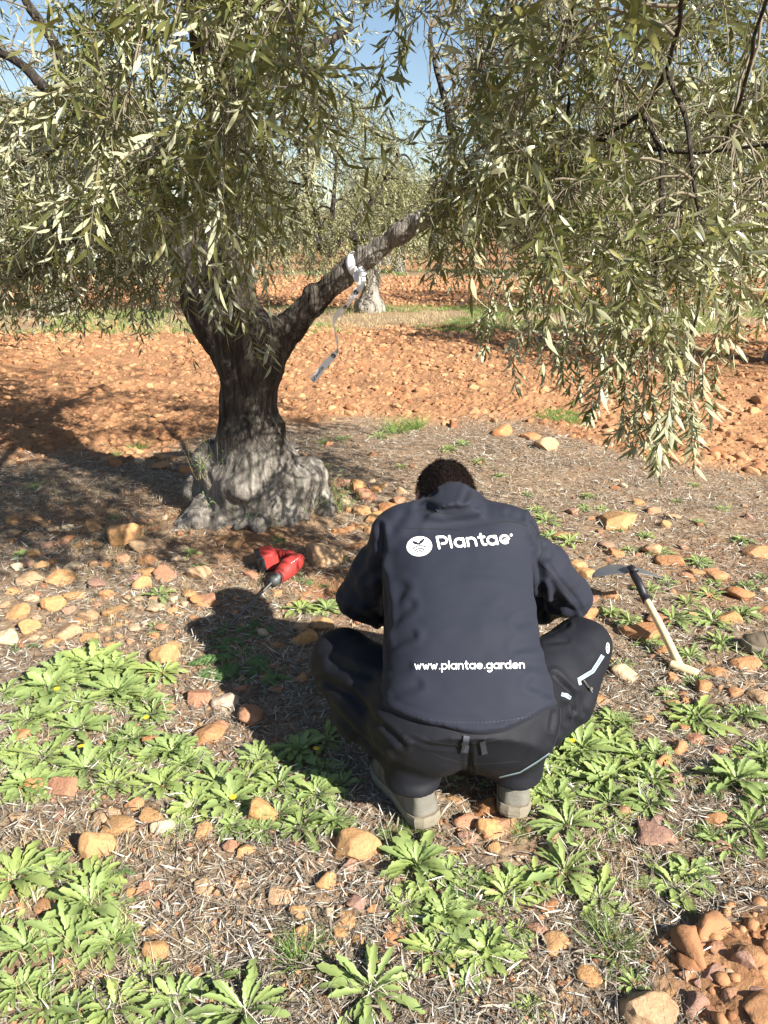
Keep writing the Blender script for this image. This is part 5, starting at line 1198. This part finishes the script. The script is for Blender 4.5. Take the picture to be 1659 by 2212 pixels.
def feather_mesh(seed, n=16):
    r = np.random.default_rng(seed); lst = []
    for i in range(n):
        az = i*2.4+r.normal(0, .2); L = r.uniform(.6, 1.05); P = np.zeros((1, 3)); p, d = grow(P, np.array([[math.cos(az), math.sin(az), r.uniform(.25, 1.1)]]), np.array([L]), 12, .12, .05, r)
        for k in range(3, 13):
            for s in (-1, 1):
                ax = d[0, min(k, 12)]; sv = nrm(np.cross(ax, np.array([0, 0, 1.])))*s; q = p[:, k]; m_ = 3; base = np.repeat(q, m_, 0); ang = np.array([.5, .9, 1.25])[:, None]
                leaves_mesh(lst, base, ax*np.cos(ang)+sv*np.sin(ang)+r.normal(0, .08, (m_, 3)), np.tile([0, 0, 1.], (m_, 1))+r.normal(0, .2, (m_, 3)), L*.17*(1.1-abs(k-7)/9)*r.uniform(.8, 1.2, m_), np.full(m_, .026), np.full(m_, .2), np.full(m_, r.random()*.7), st=(0, .5, 1), ws=(.6, 1, .3))
    return finish('weed', lst)
def grass_mesh(seed, n=110):
    r = np.random.default_rng(seed); lst = []; tuft(lst, np.zeros(3), n, .95, .14, .022, 1.15, r); return finish('grass_tuft', lst)
WM = [weed_mesh(300+i, 32+i*3, 1.0, .105+.010*(i % 4), .65+.08*(i % 3)) for i in range(8)]; WN = [weed_mesh(330+i, 21+i*3, 1.0, .085, .8) for i in range(4)]
for k, m_ in enumerate(WM+WN): m_.materials.append(M['weed'] if k % 3 else M['weed_b'])
FM = [feather_mesh(350+i) for i in range(3)]; [m_.materials.append(M['fine']) for m_ in FM]
GM = [grass_mesh(360+i) for i in range(3)]; [m_.materials.append(M['grass']) for m_ in GM]
fm = MB()
for i in range(18):
    a = i*.349; d_ = np.array([math.cos(a), math.sin(a), .15]); s_ = np.array([-d_[1], d_[0], 0]); fm.add(np.array([d_*.25, d_*.7+s_*.12, d_*1.05, d_*.7-s_*.12]), [[0, 1, 2, 3]])
tube(fm, [(0, 0, -.1), (0, 0, .10), (0, 0, .16)], [.22, .34, .1], 12); FLW = fm.mesh('flower'); FLW.materials.append(M['petal'])

# things that labels can lean on
MARKS = [('the left boot', on(880, 1770)), ('the right boot', on(1100, 1730)), ('the red drill', on(615, 1235)), ('the drill bit tip', on(490, 1350)), ('the T-grip', on(1475, 1445)),
         ('the hoe blade', on(1350, 1290)), ('the big trunk', on(560, 1150)), ('the left knee', on(660, 1440)), ('the right knee', on(1330, 1470)), ('the boot at the right edge', on(1650, 1400)), ("the man's head", on(960, 960)),
         ('the bottom left corner', on(0, 2200)), ('the bottom right corner', on(1659, 2200)), ('the middle of the bottom edge', on(830, 2212)), ('the grey and tan stone', on(495, 1522)), ('the tall ochre stone', on(200, 1845)), ('the long flat stone', on(1335, 1132)),
         ('the big tan stone by the drill', on(703, 1208)), ('the left edge below the weeds', on(0, 1760)), ('the left edge above the weeds', on(0, 1330)), ('the stone pile', on(1560, 2110))]
def pt(px, py): return on(px, py)
DIRS = ['right of', 'behind and right of', 'behind', 'behind and left of', 'left of', 'in front and left of', 'in front of', 'in front and right of']
used_labels = set()
def place_words(P, skip=None):
    c = sorted(((math.hypot(P[0]-m_[1][0], P[1]-m_[1][1]), i) for i, m_ in enumerate(MARKS) if m_[0] != skip))[:9]
    for dist, i in c:
        nm_, q = MARKS[i]; a = math.degrees(math.atan2(P[1]-q[1], P[0]-q[0])) % 360; dr = DIRS[int((a+22.5)//45) % 8]
        w_ = 'close' if dist < .14 else 'a little' if dist < .34 else 'well' if dist < .8 else 'far'
        if dr.startswith('in front'): w_ = {'close': 'just', 'a little': 'a little', 'well': 'well', 'far': 'far'}[w_]
        yield f'{w_} {dr} {nm_}'
def unique(adj, noun, P, skip=None):
    pw = list(place_words(P, skip)); short = [p.split(' ', 1)[1] if p.startswith(('close ', 'just ', 'well ', 'far ')) else p.split(' ', 2)[2] for p in pw]
    for a in pw[:4]:
        l = f'{adj} {noun} {a}'
        if l not in used_labels and len(l.split()) <= 16: used_labels.add(l); return l
    for i in range(len(pw)):
        for j in range(len(pw)):
            if i == j: continue
            for a in (pw[i], short[i]):
                l = f'{adj} {noun} {a} and {short[j]}'
                if l not in used_labels and len(l.split()) <= 16: used_labels.add(l); return l
    return f'{adj} {noun} {pw[0]}'
# (photo x, photo y, radius in photo px, kind); kinds: w broad rosette, n narrow rosette, f feathery, g grass tuft
WEEDS = [(200, 1440, 100, 'w'), (110, 1490, 100, 'w'), (255, 1500, 95, 'w'), (60, 1560, 80, 'w'), (330, 1545, 70, 'w'), (170, 1580, 90, 'w'), (290, 1600, 75, 'w'), (95, 1640, 100, 'w'), (185, 1665, 100, 'w'), (330, 1640, 75, 'w'), (150, 1470, 70, 'w'), (30, 1640, 70, 'w'),
         (245, 1700, 85, 'w'), (400, 1655, 70, 'w'), (465, 1690, 85, 'w'), (420, 1745, 90, 'w'), (540, 1680, 80, 'w'), (500, 1735, 100, 'w'), (600, 1700, 80, 'w'), (680, 1720, 80, 'w'), (650, 1790, 75, 'n'), (725, 1775, 60, 'n'), (645, 1625, 85, 'w'), (705, 1600, 70, 'w'), (560, 1640, 70, 'w'), (600, 1765, 70, 'w'), (350, 1700, 80, 'w'), (740, 1700, 60, 'w'), (60, 1700, 80, 'w'),
         (520, 1430, 95, 'f'), (560, 1360, 70, 'f'), (480, 1380, 60, 'f'), (560, 1470, 70, 'f'), (470, 1440, 60, 'f'), (660, 1255, 36, 'f'), (700, 1262, 28, 'f'), (240, 1890, 55, 'f'),
         (650, 1318, 44, 'n'), (705, 1318, 44, 'n'), (345, 1288, 40, 'n'), (335, 1362, 28, 'n'), (410, 1196, 24, 'n'), (598, 1166, 22, 'f'), (50, 1200, 26, 'n'), (735, 1208, 24, 'n'), (300, 972, 34, 'g'), (250, 985, 20, 'g'), (75, 1055, 22, 'g'),
         (35, 1900, 105, 'n'), (110, 1890, 70, 'n'), (195, 1960, 100, 'n'), (150, 2030, 90, 'n'), (240, 2040, 90, 'w'), (50, 2140, 70, 'n'), (250, 2180, 135, 'w'), (380, 2170, 115, 'w'), (330, 2110, 80, 'w'), (530, 2190, 115, 'n'), (800, 2145, 115, 'n'), (640, 2075, 80, 'g'), (150, 2190, 80, 'w'), (470, 2120, 60, 'n'), (10, 2010, 50, 'n'), (700, 2030, 40, 'g'),
         (900, 1872, 105, 'w'), (965, 1985, 95, 'w'), (880, 1955, 80, 'w'), (940, 2060, 95, 'w'), (1050, 2065, 90, 'w'), (1090, 1935, 70, 'n'), (1160, 1910, 60, 'n'), (1220, 1885, 85, 'n'), (1295, 1940, 75, 'n'), (1455, 1915, 85, 'n'), (1490, 1890, 60, 'n'), (1330, 2050, 85, 'g'), (1290, 2010, 50, 'g'), (1368, 2130, 50, 'n'), (1150, 2180, 45, 'n'), (1010, 2130, 60, 'w'), (840, 1810, 40, 'g'), (900, 1800, 50, 'g'), (1120, 1800, 40, 'g'), (1000, 1920, 50, 'f'),
         (1255, 1625, 100, 'w'), (1300, 1690, 95, 'w'), (1185, 1720, 75, 'w'), (1400, 1740, 75, 'w'), (1225, 1785, 80, 'n'), (1330, 1780, 70, 'w'), (1325, 1560, 70, 'w'), (1240, 1590, 60, 'w'), (1375, 1640, 70, 'w'), (1340, 1620, 70, 'w'), (1590, 1690, 90, 'n'), (1620, 1790, 80, 'n'), (1500, 1560, 80, 'n'), (1600, 1550, 60, 'n'), (1650, 1640, 60, 'n'), (1160, 1660, 50, 'w'), (1270, 1840, 50, 'n'), (970, 1690, 40, 'n'),
         (1180, 1128, 38, 'n'), (1160, 1105, 26, 'n'), (1230, 1172, 40, 'n'), (1330, 1138, 34, 'n'), (1270, 1074, 20, 'n'), (1350, 1112, 22, 'n'), (1262, 1100, 22, 'n'), (1425, 1200, 34, 'n'), (1360, 1190, 26, 'n'), (1530, 1288, 42, 'n'), (1455, 1340, 50, 'n'), (1540, 1345, 52, 'n'), (1485, 1305, 38, 'n'), (1600, 1330, 42, 'n'), (1560, 1395, 50, 'n'), (1495, 1478, 38, 'n'), (1645, 1430, 44, 'n'), (1600, 1170, 30, 'n'), (1510, 1218, 36, 'n'), (1400, 1280, 36, 'n'), (1440, 1260, 26, 'n'), (1360, 1345, 34, 'n'), (1400, 1395, 40, 'n'), (1320, 1325, 34, 'n'), (1490, 1420, 40, 'n'), (1610, 1270, 32, 'n'), (1390, 1160, 24, 'n'),
         (1345, 1440, 30, 'n'), (1440, 1500, 34, 'n'), (1270, 1500, 30, 'n'), (1510, 1130, 22, 'n'), (1460, 1085, 18, 'n'), (1560, 1100, 20, 'n'), (1645, 1250, 26, 'n'), (1540, 1260, 26, 'n'), (1190, 1160, 26, 'n'), (1300, 1100, 18, 'n'),
         (855, 935, 46, 'g'), (895, 925, 46, 'g'), (820, 945, 26, 'n'), (970, 972, 28, 'n'), (1035, 1000, 26, 'n'), (1000, 960, 20, 'n'), (1080, 1030, 18, 'n'), (700, 960, 22, 'g'), (740, 950, 20, 'n'), (870, 1010, 20, 'n'), (1140, 1070, 18, 'n'), (1500, 1050, 16, 'n'), (430, 1225, 20, 'n'), (250, 1120, 18, 'g'), (1050, 1700, 18, 'n')]
RW = random.Random(5)
for (x0, x1, y0, y1, n_, a_, b_, k_) in [(0, 380, 1400, 1720, 34, 40, 85, 'w'), (380, 760, 1640, 1800, 20, 35, 75, 'w'), (1150, 1440, 1560, 1800, 16, 40, 75, 'n'), (0, 300, 1900, 2200, 9, 45, 80, 'n'), (860, 1120, 1860, 2120, 14, 45, 75, 'w'), (1150, 1420, 1580, 1780, 12, 45, 75, 'w'), (1440, 1659, 1540, 1880, 8, 30, 55, 'n')]:
    WEEDS += [(RW.uniform(x0, x1), RW.uniform(y0, y1), RW.uniform(22, 44), RW.choice('gfnf')) for _ in range(n_//2+5)]
    WEEDS += [(RW.uniform(x0, x1), RW.uniform(y0, y1), RW.uniform(a_, b_), k_) for _ in range(n_)]
FLOWERS = [(175, 1612), (503, 1722), (683, 1617), (123, 1488), (316, 1550), (1236, 1600)]
KN = {'w': ('broad leaved rosette', WM, 'plant'), 'n': ('narrow leaved rosette', WN+WM[:2], 'plant'), 'f': ('feathery weed', FM, 'plant'), 'g': ('grass tuft', GM, 'grass tuft')}
wi = 0; weed_marks = []
for (x, y, r_, k) in sorted(WEEDS, key=lambda t: -t[2]):
    P = on(x, y); _, _, d = proj(P); R_ = r_/F*d*(1.12 if k in 'wn' else 1.15); nm_, meshes, cat = KN[k]; me = meshes[wi % len(meshes)]; wi += 1; R_ *= .78 if k == 'w' else 1.0
    nmo = 'grass_tuft' if k == 'g' else 'weed'; o = bpy.data.objects.new(nmo, me); COL.objects.link(o); o.location = P-np.array([0, 0, .004]); o.rotation_euler = (random.uniform(-.12, .12), random.uniform(-.12, .12), random.uniform(0, 6.28))
    o.scale = (R_, R_, R_*random.uniform(.8, 1.0))
    sz = 'large' if R_ > .10 else 'medium' if R_ > .065 else 'small'; shade = ''
    fl = [f_ for f_ in FLOWERS if math.hypot(f_[0]-x, f_[1]-y) < 34]
    if fl and k == 'w' and fl[0] in FLOWERS:
        FLOWERS.remove(fl[0]); fo = bpy.data.objects.new('flower', FLW); COL.objects.link(fo); fo.parent = o; q = np.linalg.inv(np.array(Matrix.Translation(o.location) @ o.rotation_euler.to_matrix().to_4x4() @ Matrix.Diagonal((*o.scale, 1)))) @ np.append(atZ(fl[0][0], fl[0][1], P[2]+.075), 1)
        fo.location = q[:3]; s_ = .011/R_; fo.scale = (s_, s_, s_); adj = f'{sz} yellow flowered'
    else: adj = sz
    lb = unique(adj, nm_, P); tag(o, lb, cat, {'w': 'broad leaved weeds on the ground', 'n': 'narrow leaved weeds on the ground', 'f': 'feathery weeds on the ground', 'g': 'grass tufts on the ground'}[k])

# ------------------------------------------------------------------ stones
RM = []
for i in range(14):
    V = rockify(I3, 400+i, 20 if i % 2 else 13, .07, .97, .48)*1.18; V = V*(1+.018*fbm(V*6, 4, i))[:, None]
    RM.append(mesh_np('stone', V, F3))
for m_ in RM: m_.materials.append(M['ochre'])
STONES = [(200, 1845, 38, 'ochre', 1.2), (565, 1768, 38, 'ochre', 1), (772, 1842, 44, 'ochre', .8), (452, 1597, 34, 'orange', .8), (495, 1522, 30, 'grey', .7), (540, 1552, 33, 'reddish', .8), (357, 1427, 28, 'ochre', 1), (145, 1705, 34, 'reddish', .7), (68, 1712, 30, 'ochre', .7),
          (320, 1772, 24, 'ochre', .9), (345, 1795, 26, 'cream', .8), (250, 1792, 34, 'ochre', .6), (230, 1770, 26, 'tan', .6), (290, 1745, 20, 'orange', .8), (15, 1385, 28, 'cream', 1), (110, 1312, 24, 'ochre', .9), (703, 1208, 36, 'tan', .9), (692, 1357, 26, 'ochre', .9), (655, 1360, 16, 'tan', .9), (660, 1385, 24, 'ochre', .8), (330, 1605, 20, 'orange', .8), (435, 1512, 26, 'reddish', .8), (355, 1532, 20, 'reddish', .7),
          (343, 2060, 28, 'ochre', 1), (445, 1917, 25, 'tan', .7), (310, 1926, 19, 'reddish', .8), (602, 1940, 26, 'tan', .5), (704, 1912, 22, 'ochre', .7), (710, 1975, 13, 'cream', 1.3), (770, 1950, 24, 'purplish', .7), (750, 1990, 22, 'ochre', .7), (500, 1832, 20, 'reddish', .9), (528, 1842, 18, 'ochre', 1.1), (440, 1800, 20, 'ochre', .9), (285, 1935, 14, 'ochre', .8),
          (1395, 2195, 52, 'tan', .8), (1455, 2040, 36, 'orange', .9), (1200, 2045, 26, 'ochre', .8), (1165, 2010, 24, 'reddish', .6), (1185, 1960, 20, 'orange', .7), (1275, 2110, 26, 'ochre', .8), (1410, 1810, 38, 'purplish', .6), (1345, 1760, 22, 'reddish', .8), (1420, 1780, 22, 'purplish', .6), (1550, 1780, 24, 'orange', .7), (1545, 1830, 24, 'purplish', .6), (1380, 1372, 38, 'orange', .6), (1350, 1462, 27, 'cream', .8), (1455, 1470, 20, 'orange', .7), (1515, 1492, 20, 'orange', 1.3), (1420, 1340, 24, 'reddish', .6),
          (1262, 1330, 30, 'orange', .7), (1290, 1375, 26, 'purplish', .6), (1270, 1300, 22, 'reddish', .7), (1320, 1290, 20, 'orange', .7), (1245, 1225, 22, 'ochre', .8), (1265, 1243, 20, 'ochre', .9), (1335, 1132, 46, 'ochre', .4), (1407, 1192, 24, 'tan', .8), (1450, 1215, 26, 'orange', .6), (1510, 1240, 22, 'ochre', .7), (1545, 1245, 26, 'orange', .5), (1600, 1290, 26, 'orange', .8), (1575, 1340, 24, 'ochre', .5), (1635, 1200, 28, 'orange', .4),
          (1088, 937, 24, 'orange', .7), (1148, 945, 20, 'orange', .7), (1178, 968, 22, 'tan', .7), (1650, 872, 26, 'orange', .8), (1050, 1752, 32, 'orange', .8), (1050, 1795, 30, 'ochre', .8), (1005, 1778, 22, 'reddish', .7), (1090, 1780, 26, 'reddish', .6), (985, 1725, 16, 'ochre', .6), (1010, 1810, 22, 'purplish', .6),
          (1560, 2050, 34, 'reddish', .8), (1615, 2080, 42, 'purplish', .7), (1500, 2075, 22, 'reddish', .8), (1540, 2105, 30, 'purplish', .7), (1480, 2110, 20, 'reddish', .8), (1590, 2165, 38, 'reddish', .6), (1500, 2170, 36, 'purplish', .8), (1640, 2150, 24, 'purplish', .8), (1445, 2145, 24, 'ochre', .7), (1540, 2190, 26, 'reddish', .6), (1460, 1690, 16, 'purplish', 1.4), (1430, 1650, 18, 'orange', .8), (1560, 1620, 20, 'reddish', .7), (1600, 1440, 30, 'orange', .5), (1545, 1455, 22, 'orange', .6), (1465, 1620, 20, 'orange', .7), (1640, 1510, 26, 'tan', .7), (1500, 1600, 18, 'reddish', .7),  # shade over the bottom right heap is put into its reddish and purplish colours
          (790, 1078, 24, 'reddish', .8), (770, 1060, 18, 'ochre', .9), (750, 1045, 18, 'purplish', .9), (815, 1060, 18, 'ochre', .8), (835, 1105, 22, 'orange', .8), (860, 1085, 18, 'reddish', .8), (780, 1110, 20, 'ochre', .9), (812, 1125, 22, 'ochre', .8), (745, 1085, 14, 'cream', .8), (845, 1135, 18, 'reddish', .7), (730, 1050, 13, 'reddish', .9), (875, 1100, 14, 'ochre', .9),
          (130, 1255, 30, 'ochre', .5), (60, 1258, 26, 'tan', .5), (30, 1280, 20, 'ochre', .6), (265, 1165, 44, 'ochre', .7), (320, 1185, 34, 'tan', .7), (200, 1140, 22, 'ochre', .7), (350, 1245, 26, 'reddish', .7), (320, 1240, 22, 'ochre', .6), (160, 1225, 20, 'cream', .4), (440, 1305, 26, 'orange', .7), (215, 1265, 22, 'purplish', .6), (290, 1250, 18, 'purplish', .6), (170, 1180, 16, 'ochre', .7), (445, 1300, 20, 'reddish', .8), (430, 1245, 24, 'tan', .6), (250, 1320, 26, 'ochre', .6), (190, 1330, 20, 'tan', .6), (160, 1290, 18, 'ochre', .7), (60, 1360, 22, 'ochre', .7), (110, 1390, 18, 'ochre', .6), (360, 990, 22, 'ochre', .6), (150, 1320, 14, 'purplish', .8), (40, 1330, 26, 'ochre', .7), (230, 1290, 16, 'orange', .7), (290, 1360, 16, 'cream', .6), (150, 1370, 24, 'tan', .6), (200, 1380, 20, 'ochre', .5), (350, 1010, 18, 'orange', .7), (400, 1020, 18, 'orange', .7), (300, 1000, 14, 'cream', .7),
          (545, 1245, 18, 'reddish', .7), (600, 1285, 13, 'ochre', .7), (655, 1300, 12, 'orange', .7), (630, 1310, 12, 'tan', .7), (510, 1175, 20, 'ochre', .6), (600, 1490, 18, 'reddish', .6), (650, 1470, 18, 'orange', .8), (770, 1180, 20, 'orange', .6), (800, 1150, 16, 'ochre', .7), (520, 1490, 18, 'reddish', .6), (480, 1570, 20, 'reddish', .6), (50, 1590, 24, 'orange', .6), (10, 1700, 26, 'orange', .5), (100, 1960, 22, 'orange', .7), (20, 1870, 18, 'cream', .7), (130, 2090, 24, 'reddish', .6), (420, 2100, 16, 'orange', .6), (850, 2030, 22, 'orange', .7), (860, 1990, 14, 'ochre', .8)]
used_px = [(s[0], s[1], s[2]) for s in STONES]
# the smaller stones that fill in between: bands the photo shows strewn with stones
BANDS = [(0, 420, 1120, 1400, 78, 7, 19), (700, 900, 1040, 1160, 16, 8, 15), (1180, 1659, 1080, 1320, 30, 8, 16), (1230, 1659, 1320, 1600, 22, 9, 18), (1380, 1659, 1980, 2212, 12, 7, 16), (600, 1659, 960, 1060, 14, 6, 12), (420, 800, 1160, 1500, 22, 7, 15), (0, 760, 1740, 2100, 22, 9, 20), (760, 1400, 1800, 2200, 12, 10, 20), (980, 1200, 1700, 1860, 8, 9, 16)]
kinds = ['ochre', 'ochre', 'orange', 'tan', 'reddish', 'purplish', 'cream', 'orange']
R2 = random.Random(11)
for x0, x1, y0, y1, n_, a_, b_ in BANDS:
    c_ = 0; tries = 0
    while c_ < n_ and tries < 2000:
        tries += 1; x, y, r_ = R2.uniform(x0, x1), R2.uniform(y0, y1), R2.uniform(a_, b_)
        if any(math.hypot(x-u[0], (y-u[1])*1.6) < (r_+u[2])*.85 for u in used_px): continue
        if 480 < x < 700 and 1175 < y < 1280: continue
        if math.hypot(x-722, y-1272) < 45 or (400 < x < 720 and y < 1150 and y > 1000): continue
        used_px.append((x, y, r_)); STONES.append((x, y, r_, R2.choice(kinds), R2.uniform(.5, .9))); c_ += 1
CW = {'ochre': 'yellow ochre', 'tan': 'tan', 'orange': 'orange', 'reddish': 'rusty red', 'purplish': 'purplish brown', 'cream': 'pale cream', 'grey': 'grey and tan'}
allst = sorted(STONES, key=lambda s: -s[2]); bigs = allst[:290]; rest = allst[290:]
OWN = {(200, 1845): 'tall ochre stone standing up at the lower left below the weed carpet', (565, 1768): 'big ochre stone at the lower end of the left weed carpet', (772, 1842): 'big ochre stone just left of and below the left boot', (495, 1522): 'grey and tan stone lying in the shadow of the man',
       (540, 1552): 'rusty red round stone beside the grey and tan one', (452, 1597): 'orange block at the edge of the shadow above the weeds', (357, 1427): 'ochre stone between the weed carpet and the shadow of the man', (703, 1208): 'big tan stone touching the red drill on its right', (1335, 1132): 'long flat ochre stone in the straw right of the jacket shoulder',
       (1395, 2195): 'biggest tan stone, cut by the bottom edge right of centre', (1455, 2040): 'big orange stone at the top of the stone pile', (1380, 1372): 'flat orange stone beside the hoe shaft and behind the right knee', (1350, 1462): 'pale cream stone beside the zip of the right knee', (1050, 1752): 'orange stone between the two boots',
       (1050, 1795): 'ochre stone just below the one between the boots', (265, 1165): 'big ochre stone in the dappled shade left of the big trunk', (15, 1385): 'pale cream stone at the left edge above the weeds', (1515, 1492): 'upright orange stone just right of the T-grip', (343, 2060): 'lone ochre stone in the straw at the lower left'}
for i, (x, y, r_, c_, fl) in enumerate(bigs):
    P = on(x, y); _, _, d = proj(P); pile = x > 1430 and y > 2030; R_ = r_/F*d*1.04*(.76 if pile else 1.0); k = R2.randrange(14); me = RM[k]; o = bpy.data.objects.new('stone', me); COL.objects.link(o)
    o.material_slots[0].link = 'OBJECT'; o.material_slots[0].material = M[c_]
    az = R2.uniform(-.5, .5)+(math.pi if R2.random() < .5 else 0); o.rotation_euler = (R2.uniform(-.25, .25), R2.uniform(-.25, .25), az); o.scale = (R_*1.12, R_*1.15, R_*max(.75, fl*1.35))
    o.location = P+np.array([0, 0, R_*(-.12 if pile else .16 if r_ < 30 else .22)*min(1, fl)])
    sz = 'big' if R_ > .042 else 'medium' if R_ > .026 else 'small'; shp = 'flat' if fl < .62 else 'upright' if fl > 1.15 else 'angular' if k % 2 else 'rounded'
    lb = OWN.get((x, y)) or unique(f'{sz} {shp} {CW[c_]}', 'stone', P)
    tag(o, lb, 'stone', 'loose stones on the grove floor')
if rest:
    P = np.array([on(s_[0], s_[1]) for s_ in rest]); S = np.array([s_[2]/F*proj(p)[2] for s_, p in zip(rest, P)])
    pebbles('small_stones', P, S, mids, F2, M['gravel'], 'the smallest stones strewn between the larger ones', 'stones', .15)
